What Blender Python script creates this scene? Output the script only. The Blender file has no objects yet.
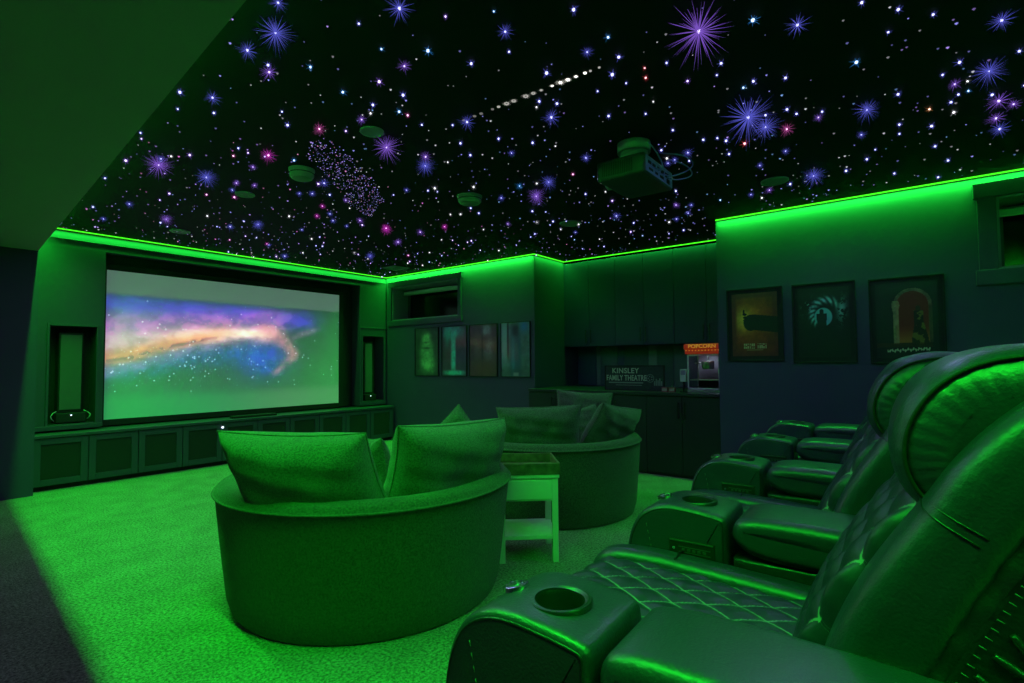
import bpy, bmesh, math, random
import numpy as np
from mathutils import Vector, Matrix, Euler
PI=math.pi
rnd=random.Random(7)
COL=bpy.context.scene.collection
SC=bpy.context.scene
V=Vector

# ------------------------------------------------------------------ helpers
def setp(o,label=None,cat=None,group=None,kind=None):
    if label: o['label']=label
    if cat: o['category']=cat
    if group: o['group']=group
    if kind: o['kind']=kind
    return o
def thing(name,label,cat,loc=(0,0,0),rz=0.0,group=None):
    o=bpy.data.objects.new(name,None); COL.objects.link(o)
    o.location=loc; o.rotation_euler=(0,0,rz); o.empty_display_size=.1
    return setp(o,label,cat,group)
def copy_tree(o,parent=None):
    c=o.copy(); COL.objects.link(c); c.parent=parent
    for ch in o.children: copy_tree(ch,c)
    return c
def mk(name,bm,mat,parent=None,smooth=False,loc=None,rot=None):
    me=bpy.data.meshes.new(name)
    bmesh.ops.recalc_face_normals(bm,faces=bm.faces)
    bm.to_mesh(me); bm.free()
    mats=mat if isinstance(mat,(list,tuple)) else [mat]
    for m in mats: me.materials.append(m)
    if smooth:
        me.shade_smooth()
        if smooth!='all':
            me.set_sharp_from_angle(angle=math.radians(smooth if smooth is not True else 40))
    o=bpy.data.objects.new(name,me); COL.objects.link(o)
    o.parent=parent
    if loc is not None: o.location=loc
    if rot is not None: o.rotation_euler=rot
    return o
def struct(name,bm,mat,smooth=False):
    o=mk(name,bm,mat,None,smooth); o['kind']='structure'; return o
def box(bm,x0,x1,y0,y1,z0,z1,bev=0,mi=0,seg=2,M=None):
    vs=[bm.verts.new((x,y,z)) for z in (z0,z1) for y in (y0,y1) for x in (x0,x1)]
    F=[(0,2,3,1),(4,5,7,6),(0,1,5,4),(2,6,7,3),(0,4,6,2),(1,3,7,5)]
    fs=[bm.faces.new([vs[i] for i in f]) for f in F]
    for f_ in fs: f_.material_index=mi
    if bev:
        es=list({e for f_ in fs for e in f_.edges})
        r=bmesh.ops.bevel(bm,geom=es,offset=bev,segments=seg,profile=.5,affect='EDGES')
        vs=list({v for f_ in r['faces'] for v in f_.verts}|{v for v in vs if v.is_valid})
    if M is not None:
        for v in vs: v.co=M@v.co
    return vs
def BX(*a,**k):
    bm=bmesh.new(); box(bm,*a,**k); return bm
def cyl(bm,c,r,h,axis='z',seg=32,r2=None,mi=0,caps=True):
    r2=r if r2 is None else r2
    c=V(c)
    def P(a,rr,t):
        x,y=rr*math.cos(a),rr*math.sin(a)
        return c+{'z':V((x,y,t)),'x':V((t,x,y)),'y':V((y,t,x))}[axis]
    A=[bm.verts.new(P(2*PI*i/seg,r,0)) for i in range(seg)]
    B=[bm.verts.new(P(2*PI*i/seg,r2,h)) for i in range(seg)]
    for i in range(seg):
        f_=bm.faces.new((A[i],A[(i+1)%seg],B[(i+1)%seg],B[i])); f_.material_index=mi; f_.smooth=True
    if caps:
        bm.faces.new(A[::-1]).material_index=mi; bm.faces.new(B).material_index=mi
def lathe(bm,prof,seg=64,c=(0,0,0),mi=0,a0=0,a1=2*PI):
    full=abs(a1-a0-2*PI)<1e-6; n=seg if full else seg+1
    rings=[]
    for i in range(n):
        a=a0+(a1-a0)*i/seg
        rings.append([bm.verts.new((c[0]+r*math.cos(a),c[1]+r*math.sin(a),c[2]+z)) for r,z in prof])
    for i in range(seg):
        A=rings[i];B=rings[(i+1)%n]
        for j in range(len(prof)-1):
            f_=bm.faces.new((A[j],B[j],B[j+1],A[j+1])); f_.material_index=mi; f_.smooth=True
def tube(bm,pts,r,seg=8,closed=False,mi=0,taper=None):
    pts=[V(p) for p in pts]; n=len(pts); rings=[]
    up=V((0,0,1)); prev=None
    for i,p in enumerate(pts):
        if closed: t=pts[(i+1)%n]-pts[i-1]
        else: t=pts[min(i+1,n-1)]-pts[max(i-1,0)]
        if t.length<1e-9: t=V((0,0,1))
        t.normalize()
        if prev is None:
            a=t.cross(up) if abs(t.dot(up))<.95 else t.cross(V((1,0,0)))
        else: a=prev-t*prev.dot(t)
        a.normalize(); prev=a; b=t.cross(a)
        rr=r if taper is None else r*taper(i/(n-1))
        rings.append([bm.verts.new(p+a*rr*math.cos(2*PI*k/seg)+b*rr*math.sin(2*PI*k/seg)) for k in range(seg)])
    m=n if closed else n-1
    for i in range(m):
        A=rings[i];B=rings[(i+1)%n]
        for k in range(seg):
            f_=bm.faces.new((A[k],A[(k+1)%seg],B[(k+1)%seg],B[k])); f_.material_index=mi; f_.smooth=True
    if not closed:
        bm.faces.new(rings[0][::-1]).material_index=mi; bm.faces.new(rings[-1]).material_index=mi
def chaikin(P,n=2,closed=True):
    P=[V(p) for p in P]
    for _ in range(n):
        Q=[]; m=len(P)
        if not closed: Q.append(P[0])
        for i in range(m if closed else m-1):
            a,b=P[i],P[(i+1)%m]
            Q+= [a*.75+b*.25, a*.25+b*.75]
        if not closed: Q.append(P[-1])
        P=Q
    return P
def ccw(P):
    s=sum(P[i-1][0]*P[i][1]-P[i][0]*P[i-1][1] for i in range(len(P)))
    return P if s>0 else P[::-1]
def inset(P,d):
    """move every point of a closed ccw outline inwards by d"""
    n=len(P); out=[]
    for i in range(n):
        t=(P[(i+1)%n]-P[i-1]); t.normalize()
        out.append(V((P[i].x-t.y*d,P[i].y+t.x*d)))
    return out
def resample(P,step,closed=True):
    out=[];n=len(P)
    for i in range(n if closed else n-1):
        a,b=P[i],P[(i+1)%n]; L=(b-a).length; k=max(1,int(round(L/step)))
        out+=[a.lerp(b,j/k) for j in range(k)]
    if not closed: out.append(P[-1])
    return out
def rprism(bm,P,x0,x1,e,seg=6,mi=0,puff=0.0,nx=2,ruche=0.0,e0=None):
    """outline P in (y,z), extruded along x with rounded long edges of radius e (e0 at the x0 end)"""
    P=ccw(P); e0=e if e0 is None else e0; st=[]
    for k in range(seg+1):
        a=PI/2*k/seg; st.append((x0+e0*(1-math.sin(a)) ,e0*(1-math.cos(a)),k/seg))
    st=st[::-1]
    st=[(x0+e0*(1-math.cos(PI/2*k/seg)), e0*(1-math.sin(PI/2*k/seg))) for k in range(seg+1)]
    mid=[(x0+e0+(x1-e-x0-e0)*k/nx,0) for k in range(1,nx)]
    en=[(x1-e*(1-math.cos(PI/2*k/seg)), e*(1-math.sin(PI/2*k/seg))) for k in range(seg,-1,-1)]
    rings=[]
    for x,d in st+mid+en:
        u=(x-x0)/(x1-x0)*2-1
        dd=d-puff*(1-u*u)
        Q=inset(P,dd)
        R=[]
        for i,q in enumerate(Q):
            w=0
            if ruche and min(x-x0,x1-x)<max(e,e0)*.9: w=ruche*math.sin(i*1.9)
            qq=q
            R.append(bm.verts.new((x+(w if x>(x0+x1)/2 else -w),qq.x,qq.y)))
        rings.append(R)
    n=len(P)
    for a,b in zip(rings,rings[1:]):
        for i in range(n):
            f_=bm.faces.new((a[i],a[(i+1)%n],b[(i+1)%n],b[i])); f_.smooth=True; f_.material_index=mi
    f1=bm.faces.new(rings[0][::-1]); f2=bm.faces.new(rings[-1])
    for f_ in (f1,f2): f_.smooth=True; f_.material_index=mi
def seam(bm,P,x,d,r=.0035,closed=True,mi=0):
    Q=inset(ccw(P),d); tube(bm,[(x,q.x,q.y) for q in Q],r,6,closed,mi)

# ------------------------------------------------------------------ materials
def mat(name,col,rough=.6,metal=0,coat=0,emit=None,es=0,bump=None,alpha=None,trans=0,spec=None,sheen=0,var=None,ior=None):
    m=bpy.data.materials.new(name); m.use_nodes=True
    nt=m.node_tree; b=nt.nodes['Principled BSDF']
    b.inputs['Base Color'].default_value=(*col,1); b.inputs['Roughness'].default_value=rough
    b.inputs['Metallic'].default_value=metal
    if coat: b.inputs['Coat Weight'].default_value=coat; b.inputs['Coat Roughness'].default_value=.25
    if emit: b.inputs['Emission Color'].default_value=(*emit,1); b.inputs['Emission Strength'].default_value=es
    if trans: b.inputs['Transmission Weight'].default_value=trans
    if spec is not None: b.inputs['Specular IOR Level'].default_value=spec
    if sheen: b.inputs['Sheen Weight'].default_value=sheen; b.inputs['Sheen Roughness'].default_value=.5
    if ior: b.inputs['IOR'].default_value=ior
    tc=nt.nodes.new('ShaderNodeTexCoord')
    if bump:
        hs=[]
        for (scale,strength,detail) in bump:
            n=nt.nodes.new('ShaderNodeTexNoise'); n.inputs['Scale'].default_value=scale; n.inputs['Detail'].default_value=detail
            nt.links.new(tc.outputs['Object'],n.inputs['Vector'])
            hs.append((n,strength))
        prev=None
        for n,s in hs:
            bp=nt.nodes.new('ShaderNodeBump'); bp.inputs['Strength'].default_value=s; bp.inputs['Distance'].default_value=.01
            nt.links.new(n.outputs['Fac'],bp.inputs['Height'])
            if prev: nt.links.new(prev.outputs['Normal'],bp.inputs['Normal'])
            prev=bp
        nt.links.new(prev.outputs['Normal'],b.inputs['Normal'])
    if var:
        scale,amt=var
        n=nt.nodes.new('ShaderNodeTexNoise'); n.inputs['Scale'].default_value=scale; n.inputs['Detail'].default_value=4
        nt.links.new(tc.outputs['Object'],n.inputs['Vector'])
        r=nt.nodes.new('ShaderNodeValToRGB')
        r.color_ramp.elements[0].position=.3; r.color_ramp.elements[1].position=.7
        r.color_ramp.elements[0].color=(*[c*(1-amt) for c in col],1); r.color_ramp.elements[1].color=(*[min(1,c*(1+amt)) for c in col],1)
        nt.links.new(n.outputs['Fac'],r.inputs['Fac']); nt.links.new(r.outputs['Color'],b.inputs['Base Color'])
    return m
def emis(name,col,s,sample=False):
    m=bpy.data.materials.new(name); m.use_nodes=True; nt=m.node_tree
    nt.nodes.remove(nt.nodes['Principled BSDF'])
    e=nt.nodes.new('ShaderNodeEmission'); e.inputs['Color'].default_value=(*col,1); e.inputs['Strength'].default_value=s
    nt.links.new(e.outputs[0],nt.nodes['Material Output'].inputs[0])
    if not sample: m.cycles.emission_sampling='NONE'
    return m
def attr_mat(name,rough=.6,emit=0,base=1.0,coat=0):
    m=bpy.data.materials.new(name); m.use_nodes=True; nt=m.node_tree; b=nt.nodes['Principled BSDF']
    a=nt.nodes.new('ShaderNodeAttribute'); a.attribute_name='ink'
    if base is True or base==1.0: nt.links.new(a.outputs['Color'],b.inputs['Base Color'])
    else: b.inputs['Base Color'].default_value=base
    if emit:
        nt.links.new(a.outputs['Color'],b.inputs['Emission Color']); b.inputs['Emission Strength'].default_value=emit
    b.inputs['Roughness'].default_value=rough
    if coat: b.inputs['Coat Weight'].default_value=coat
    return m

M={}
def carpet():
    m=mat('carpet',(.30,.31,.22),.95,sheen=.1,spec=.1)
    nt=m.node_tree; b=nt.nodes['Principled BSDF']; tc=[n for n in nt.nodes if n.type=='TEX_COORD'][0]
    n1=nt.nodes.new('ShaderNodeTexNoise'); n1.inputs['Scale'].default_value=75; n1.inputs['Detail'].default_value=6; n1.inputs['Roughness'].default_value=.75
    n2=nt.nodes.new('ShaderNodeTexNoise'); n2.inputs['Scale'].default_value=5; n2.inputs['Detail'].default_value=5
    v=nt.nodes.new('ShaderNodeTexVoronoi'); v.inputs['Scale'].default_value=120
    for n in (n1,n2,v): nt.links.new(tc.outputs['Object'],n.inputs['Vector'])
    r=nt.nodes.new('ShaderNodeValToRGB'); r.color_ramp.elements[0].position=.38; r.color_ramp.elements[1].position=.62
    r.color_ramp.elements[0].color=(.10,.10,.07,1); r.color_ramp.elements[1].color=(.52,.52,.40,1)
    nt.links.new(n1.outputs['Fac'],r.inputs['Fac'])
    r2=nt.nodes.new('ShaderNodeValToRGB'); r2.color_ramp.elements[0].position=.35; r2.color_ramp.elements[1].position=.65
    r2.color_ramp.elements[0].color=(.78,.78,.78,1); r2.color_ramp.elements[1].color=(1,1,1,1)
    nt.links.new(n2.outputs['Fac'],r2.inputs['Fac'])
    mx=nt.nodes.new('ShaderNodeMix'); mx.data_type='RGBA'; mx.blend_type='MULTIPLY'; mx.inputs[0].default_value=1
    nt.links.new(r.outputs['Color'],mx.inputs[6]); nt.links.new(r2.outputs['Color'],mx.inputs[7])
    nt.links.new(mx.outputs[2],b.inputs['Base Color'])
    bp=nt.nodes.new('ShaderNodeBump'); bp.inputs['Strength'].default_value=.9; bp.inputs['Distance'].default_value=.012
    nt.links.new(n1.outputs['Fac'],bp.inputs['Height'])
    bp2=nt.nodes.new('ShaderNodeBump'); bp2.inputs['Strength'].default_value=.6; bp2.inputs['Distance'].default_value=.008
    nt.links.new(v.outputs['Distance'],bp2.inputs['Height']); nt.links.new(bp.outputs['Normal'],bp2.inputs['Normal'])
    nt.links.new(bp2.outputs['Normal'],b.inputs['Normal'])
    return m
M['carpet']=carpet()
M['wall']=mat('wall_paint',(.060,.050,.115),.75,bump=[(180,.12,2)],var=(2.5,.06))
M['black_ceiling']=mat('ceiling_fabric',(.0095,.0085,.009),.85,spec=.2)
M['soffit']=mat('soffit_paint',(.34,.30,.28),.8,bump=[(120,.08,2)])
M['cabinet']=mat('dark_cabinet_paint',(.050,.050,.085),.45,bump=[(60,.05,3)])
M['alcove_cab']=mat('alcove_cabinet',(.032,.026,.115),.5,bump=[(60,.05,3)])
M['alcove_low']=mat('alcove_base_cabinet',(.02,.021,.024),.45)
M['worktop']=mat('dark_worktop',(.03,.032,.035),.3)
M['black']=mat('matte_black',(.006,.006,.007),.7)
M['blackgloss']=mat('gloss_black',(.008,.008,.01),.15)
M['mesh_cloth']=mat('speaker_mesh',(.02,.022,.022),.9,bump=[(400,.5,1)])
M['grey_cloth']=mat('grey_speaker_cloth',(.10,.10,.10),.9)
M['metal']=mat('brushed_metal',(.5,.5,.5),.35,metal=1)
M['dark_metal']=mat('dark_metal',(.05,.05,.055),.4,metal=1)
M['trim']=mat('window_trim',(.055,.05,.10),.4)
M['jamb']=mat('window_jamb',(.26,.22,.32),.5)
M['glass_dark']=mat('night_window_glass',(.004,.004,.005),.12)
M['blind']=mat('roller_blind',(.55,.55,.58),.5)
M['white']=mat('white_plastic',(.55,.56,.56),.5)
M['white_paint']=mat('white_table_paint',(.80,.80,.74),.45,bump=[(30,.05,3)])
M['wood']=mat('rustic_wood',(.16,.10,.055),.6,var=(25,.4),bump=[(40,.3,4)])
M['sofa']=mat('woven_sofa_fabric',(.085,.092,.065),.95,sheen=.25,spec=.1,bump=[(260,.55,2),(900,.3,1)],var=(120,.5))
M['pillow']=mat('pillow_fabric',(.11,.125,.09),.95,sheen=.3,spec=.1,bump=[(300,.6,2),(14,.35,3)],var=(130,.45))
M['leather']=mat('black_leather',(.030,.030,.062),.37,coat=.25,bump=[(9,.35,3),(160,.16,3)],spec=.62)
M['leather_side']=mat('black_leather_gathered',(.016,.016,.026),.36,bump=[(16,.6,4),(160,.16,3)],spec=.62)
M['thread']=mat('stitch_thread',(.13,.13,.13),.6)
M['chrome']=mat('chrome',(.75,.76,.78),.18,metal=1)
M['led']=emis('green_led_strip',(.06,1,.015),1.6)
M['blue_led']=emis('white_led_dot',(.7,.8,1),2.5)

# ------------------------------------------------------------------ camera
f_,yaw,pitch,roll,hc=532.38,.9082,.0406,-.0076,1.1925
cy,sy=math.cos(yaw),math.sin(yaw); cp,sp=math.cos(pitch),math.sin(pitch)
Fv=V((sy*cp,cy*cp,sp)); Rv=V((cy,-sy,0)); Uv=Rv.cross(Fv)
R2=Rv*math.cos(roll)+Uv*math.sin(roll); U2=-Rv*math.sin(roll)+Uv*math.cos(roll)
cam=bpy.data.cameras.new('camera'); co=bpy.data.objects.new('camera',cam); COL.objects.link(co)
m3=Matrix((R2,U2,-Fv)).transposed()
co.matrix_world=Matrix.Translation((0,0,hc))@m3.to_4x4()
cam.sensor_width=36; cam.lens=36*f_/1024; cam.clip_start=.02
SC.camera=co

# ------------------------------------------------------------------ room
H=2.6; XA=5.547; XB=6.256; XC=5.38; YA=3.96; YC=1.62; YW=7.13; XBACK=6.62
def soffx(y): return .735+(y-1.57)*.0888
bm=bmesh.new()
nx=10
vs=[bm.verts.new(p) for p in ((-5,-3.2,0),(6.8,-3.2,0),(6.8,7.2,0),(-5,7.2,0))]; bm.faces.new(vs)
struct('floor',bm,M['carpet'])
struct('ceiling',BX(0,6.8,-3.2,7.2,H,H+.06),M['black_ceiling'])
bm=bmesh.new()
pts=[(-5,-3.2),(soffx(-3.2),-3.2),(soffx(YW),YW),(-5,YW)]
lo=[bm.verts.new((x,y,2.28)) for x,y in pts]; hi=[bm.verts.new((x,y,2.66)) for x,y in pts]
bm.faces.new(lo[::-1]); bm.faces.new(hi)
for i in range(4): bm.faces.new((lo[i],lo[(i+1)%4],hi[(i+1)%4],hi[i]))
struct('ceiling',bm,M['soffit'])
struct('wall_screen',BX(-5,6.8,YW+.12,YW+.25,0,H),M['wall'])
struct('wall_screen',BX(1.0,XA,6.925,YW+.12,2.50,H),M['wall'])
struct('wall_left',BX(-5,1.19,6.56,YW+.12,0,2.28),M['wall'])
struct('wall_back',BX(soffx(-3),6.8,-3.2,-3.08,0,H),M['wall'])
bm=bmesh.new()
# poster wall beside the screen, with its window opening
wy0,wy1,wz0,wz1=5.30,6.765,1.88,2.42
box(bm,XA,6.9,YA,wy0,0,H); box(bm,XA,6.9,wy1,YW+.12,0,H); box(bm,XA,6.9,wy0,wy1,0,wz0); box(bm,XA,6.9,wy0,wy1,wz1,H)
struct('wall_right',bm,M['wall']); bm=bmesh.new()
# alcove back
box(bm,XBACK,6.9,YC,YA,0,H)
struct('wall_alcove',bm,M['wall']); bm=bmesh.new()
# right-hand poster wall
vy0,vy1,vz0,vz1=-1.75,-.44,1.87,2.42
box(bm,XC,6.9,vy1,YC,0,H); box(bm,XC,6.9,-3.2,vy0,0,H); box(bm,XC,6.9,vy0,vy1,0,vz0); box(bm,XC,6.9,vy0,vy1,vz1,H)
struct('wall_right',bm,M['wall'])
# baseboards
bm=BX(XA-.015,XA,YA+.0,6.66,0,.10,.004); struct('baseboard_right',bm,M['cabinet'])
bm=BX(XC-.015,XC,-3,YC,0,.10,.004); struct('baseboard_right',bm,M['cabinet'])

def window(name,x,y0,y1,z0,z1,depth,frame):
    """deep set dark window: lining, casing boards, blind, glass"""
    o=struct(name,BX(x+depth,x+depth+.02,y0,y1,z0,z1),M['glass_dark'])
    bm=bmesh.new(); t=.018
    box(bm,x,x+depth,y0,y0+t,z0,z1); box(bm,x,x+depth,y1-t,y1,z0,z1)
    box(bm,x,x+depth,y0+t,y1-t,z0,z0+t); box(bm,x,x+depth,y0+t,y1-t,z1-t,z1)
    mk('window_lining',bm,M['jamb'],o)
    fw,ft=frame
    for nm,b in (('head_casing',(y0-fw,y1+fw,z1,z1+ft)),('sill_casing',(y0-fw,y1+fw,z0-ft,z0))):
        mk(nm,BX(x-.028,x+.001,*b,.004),M['trim'],o)
    for a in ((y0-fw+.02,y0),(y1,y1+fw-.02)):
        mk('side_casing',BX(x-.022,x+.001,*a,z0,z1,.003),M['trim'],o)
    bm=bmesh.new(); d=x+depth-.03
    box(bm,d,d+.028,y0+t,y0+t+.045,z0+t,z1-t,.003); box(bm,d,d+.028,y1-t-.045,y1-t,z0+t,z1-t,.003)
    box(bm,d,d+.028,y0+t+.045,y1-t-.045,z0+t,z0+t+.04,.003); box(bm,d,d+.028,y0+t+.045,y1-t-.045,z1-t-.04,z1-t,.003)
    mk('sash',bm,M['cabinet'],o)
    bm=bmesh.new(); cyl(bm,(x+depth-.10,y0+t+.01,z1-t-.045),.022,y1-y0-2*t-.02,'y',20)
    box(bm,x+depth-.125,x+depth-.119,y0+t+.01,y1-t-.01,z1-t-.085,z1-t-.045); 
    mk('roller_blind',bm,M['blind'],o)
    bm=BX(x+depth-.132,x+depth-.112,y0+t+.01,y1-t-.01,z1-t-.10,z1-t-.083,.003)
    mk('blind_rail',bm,M['metal'],o)
window('window_1',XA,wy0,wy1,wz0,wz1,.34,(.085,.085))
window('window_2',XC,vy0,vy1,vz0,vz1,.34,(.13,.115))

# ------------------------------------------------------------------ LED strips along the tray edge (visible strip + the light it throws)
GREEN=(.012,1,.036)
LEDP=float(18.5); FILL=8
def led(name_label,p0,p1,wallside,power=1.0,spread=130,soft=False):
    p0,p1=V(p0),V(p1); d=(p1-p0); L=d.length; d.normalize(); w=V(wallside).normalized()
    n=V((0,0,1))
    bm=bmesh.new()
    # thin aluminium channel holding a luminous diffuser
    off=w*-.006
    for k,(hw,hz,mi) in enumerate(((.006,.0045,0),)):
        ring=[]
        for p in (p0,p1):
            c=p+off
            ring.append([bm.verts.new(c+w*a+n*b) for a,b in ((-hw,-hz),(hw,-hz),(hw,hz),(-hw,hz))])
        for i in range(4): bm.faces.new((ring[0][i],ring[0][(i+1)%4],ring[1][(i+1)%4],ring[1][i]))
        bm.faces.new(ring[0][::-1]); bm.faces.new(ring[1])
    o=mk('led_strip',bm,M['led']); setp(o,name_label,'light strip','green light strips around the ceiling')
    la=bpy.data.lights.new('led_light','AREA'); la.shape='RECTANGLE'; la.size=L-.02; la.size_y=.012 if soft else .003
    la.color=GREEN; la.energy=LEDP*L*power; la.spread=math.radians(spread)
    lo=bpy.data.objects.new('led_light',la); COL.objects.link(lo)
    mid=(p0+p1)/2-w*.029
    X=d; Z=V((0,0,1)); Y=Z.cross(X)
    lo.matrix_world=Matrix.Translation((mid.x,mid.y,H-.005))@Matrix((X,Y,Z)).transposed().to_4x4()
    lo.parent=None
    return o
zl=H-.0065
led('green light strip along the ceiling edge above the projection screen wall',(soffx(6.9)+.03,6.915,zl),(XA-.02,6.915,zl),(0,1,0),.45)
led('green light strip on the ceiling edge above the four small framed prints',(XA,6.92,zl),(XA,YA,zl),(1,0,0),.8)
led('short green light strip on the return beside the cabinet alcove',(XA,YA,zl),(XB,YA,zl),(0,1,0),.28)
led('green light strip above the tall wall cabinets of the alcove',(XB,YA-.02,zl),(XB,YC+.02,zl),(1,0,0),.17)
led('green light strip on the ceiling above the three large film posters',(XC,YC,zl),(XC,-3.05,zl),(1,0,0),.72)
led('green light strip along the foot of the plain lowered ceiling at left',(soffx(6.9)-.010,6.9,zl),(soffx(-3)-.010,-3.0,zl),(-1,.0888,0),1.0,soft=True)
led('green light strip across the rear of the star ceiling',(soffx(-3)+.06,-3.08,zl),(XC-.02,-3.08,zl),(0,-1,0),1.6)

# ------------------------------------------------------------------ painted pictures (numpy -> colour attribute on a fine grid)
def fbm(nx,ny,sc,octv=5,seed=0,gain=.5):
    r=np.random.RandomState(seed); out=np.zeros((ny,nx)); amp=1; tot=0
    for o in range(octv):
        gx=max(2,int(sc[0]*2**o)+2); gy=max(2,int(sc[1]*2**o)+2)
        g=r.rand(gy+1,gx+1)
        x=np.linspace(0,gx-1.001,nx); y=np.linspace(0,gy-1.001,ny)
        xi=x.astype(int); yi=y.astype(int); fx=x-xi; fy=y-yi
        fx=fx*fx*(3-2*fx); fy=fy*fy*(3-2*fy)
        a=g[yi][:,xi]; b=g[yi][:,xi+1]; c=g[yi+1][:,xi]; d=g[yi+1][:,xi+1]
        out+=amp*((a*(1-fx)+b*fx)*(1-fy[:,None])+(c*(1-fx)+d*fx)*fy[:,None]); tot+=amp; amp*=gain
    return out/tot
def srgb(c):
    c=np.clip(np.asarray(c,float),0,None)
    return np.where(c<=.04045,c/12.92,((c+.055)/1.055)**2.4)
def picture(name,img,w,h,material,parent,M4):
    """img (ny,nx,3) linear colours, row 0 = top; sheet w x h centred, facing local -y"""
    ny,nx,_=img.shape
    xs=np.linspace(-w/2,w/2,nx); zs=np.linspace(h/2,-h/2,ny)
    X,Z=np.meshgrid(xs,zs); co=np.stack([X,np.zeros_like(X),Z],-1).reshape(-1,3)
    idx=np.arange(nx*ny).reshape(ny,nx)
    F=np.stack([idx[1:,:-1],idx[1:,1:],idx[:-1,1:],idx[:-1,:-1]],-1).reshape(-1,4)
    me=bpy.data.meshes.new(name); me.from_pydata(co.tolist(),[],F.tolist())
    ca=me.color_attributes.new('ink','FLOAT_COLOR','POINT')
    rgba=np.concatenate([img.reshape(-1,3),np.ones((nx*ny,1))],1).astype(np.float32)
    ca.data.foreach_set('color',rgba.ravel())
    me.materials.append(material); me.update()
    o=bpy.data.objects.new(name,me); COL.objects.link(o); o.parent=parent; o.matrix_local=M4
    return o
def grid(nx,ny):
    return np.meshgrid(np.linspace(0,1,nx),np.linspace(0,1,ny))
def sm(x,a,b):
    t=np.clip((x-a)/(b-a),0,1); return t*t*(3-2*t)
def mixc(img,c,a):
    a=np.clip(a,0,1)[...,None]; return img*(1-a)+np.asarray(c,float)*a

# galaxy picture on the screen, with green reflected strip light painted in below
nx,ny=460,260
U,W=grid(nx,ny)
n1=fbm(nx,ny,(5,4),6,1,.55); n2=fbm(nx,ny,(9,6),6,2,.6); n3=fbm(nx,ny,(24,16),4,3,.65); n4=fbm(nx,ny,(3,2),4,4)
img=np.zeros((ny,nx,3))
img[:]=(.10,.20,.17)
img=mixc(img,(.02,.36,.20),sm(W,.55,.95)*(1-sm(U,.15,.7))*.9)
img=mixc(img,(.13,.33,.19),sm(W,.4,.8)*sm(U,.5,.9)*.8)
top=np.exp(-((W-(.235+.03*U))/.085)**2)
img=mixc(img,(.26,.17,.82),top*(1-sm(U,.72,.97))*(.55+.7*n1))
img=mixc(img,(.12,.17,.40),np.exp(-((W-.27)/.08)**2)*(1-sm(U,.0,.12))*.6)
# blue cloud under the band
img=mixc(img,(.10,.24,.80),np.exp(-(((U-.60)/.12)**2+((W-.60)/.15)**2))*(.5+n2))
img=mixc(img,(.10,.32,.62),np.exp(-((W-(.66-.25*U))/.09)**2)*(1-sm(U,.5,.7))*.8*(.4+n3))
# milky band
c=.49-.13*sm(U,0,.62)-.02*np.sin(U*9)+.05*(n1-.5)
wd=.105-.035*U+.06*(n2-.5)
band=np.exp(-np.abs((W-c)/wd)**2.4)*(1-sm(U,.62,.74))
img=mixc(img,(.78,.62,.72),band*(.75+.5*n2))
core=np.exp(-np.abs((W-(c+.01))/(wd*.45))**2)*(1-sm(U,.6,.7))*sm(U,.12,.34)
img=mixc(img,(1.0,.90,.76),core*(.7+.6*n3))
img=mixc(img,(.80,.70,.68),np.exp(-(((U-.07)/.12)**2+((W-.40)/.11)**2))*.7)
# purple haze above band
img=mixc(img,(.60,.34,.74),np.exp(-((W-(c-.12))/.065)**2)*(1-sm(U,.6,.8))*.9*(.3+n2))
img=mixc(img,(.72,.42,.66),(n3>.52)*np.exp(-((W-(c-.07))/.07)**2)*(1-sm(U,.62,.8))*.45)
# orange dust lane lower left
dl=.60-.22*U/.45+.05*(n2-.5)
lane=np.exp(-np.abs((W-dl)/.055)**2)*(1-sm(U,.32,.52))
img=mixc(img,(.86,.56,.42),lane*(.6+.8*n3))
img=mixc(img,(.34,.22,.30),np.exp(-np.abs((W-dl-.015)/.016)**2)*(1-sm(U,.3,.5))*(n3>.46)*.7)
img=mixc(img,(.45,.42,.60),np.exp(-np.abs((W-dl-.09)/.05)**2)*(1-sm(U,.34,.55))*(.2+1.0*n3)*.8)
# hook of pinkish dust
for t in np.linspace(0,1,26):
    u=.62+.17*math.sin(t*2.35)*1.0 if t<.7 else .62+.17*math.sin(.7*2.35)-.06*(t-.7)/.3
    u=.60+.16*math.sin(min(t,1)*PI*.62) if t<.65 else .755-.10*(t-.65)/.35
    w=.35+.36*t**1.15
    s=.040*(1-.55*t)
    blob=np.exp(-(((U-u)/s)**2+((W-w)/(s*1.5))**2))
    img=mixc(img,(.80,.52,.55),blob*(.15+.75*n3)*.62)
img=mixc(img,(.62,.48,.60),np.exp(-(((U-.80)/.07)**2+((W-(.39-.6*(U-.78)))/.03)**2))*(.2+n3)*.7)
img=mixc(img,(.20,.18,.62),np.exp(-(((U-.66)/.05)**2+((W-.55)/.09)**2))*.5)
lum=.72+.56*n3
img*=lum[...,None]
r=np.random.RandomState(5)
for i in range(420):
    u=r.rand(); w=.17+.68*r.rand()
    if i<200: u=r.rand()*.6; w=.55+.27*r.rand()-.2*u
    a=int(u*(nx-2)); b=int(w*(ny-2)); s=r.rand()**3
    img[b,a]+=np.array((.6,.75,.8))*(.35+s); 
    if s>.5: img[b:b+2,a:a+2]+=np.array((.5,.7,.8))*.7
ins=((W>.155)&(W<.86))
img=np.clip(img,0,1.15)
img=mixc(img,np.clip(img*1.22,0,1),core*.9+band*.4+top*.25); lin=srgb(img)
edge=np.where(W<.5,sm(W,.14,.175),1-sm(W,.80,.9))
bar=np.where(W[...,None]<.5,srgb(np.array((.30,.37,.36))),srgb(np.array((.03,.44,.22))*(1-sm(U,.15,.75))[...,None]+np.array((.24,.40,.28))*sm(U,.15,.75)[...,None]))  # lower bar emits the strips' green reflection as painted colour
lin=lin*edge[...,None]+bar*(1-edge[...,None])
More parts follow.
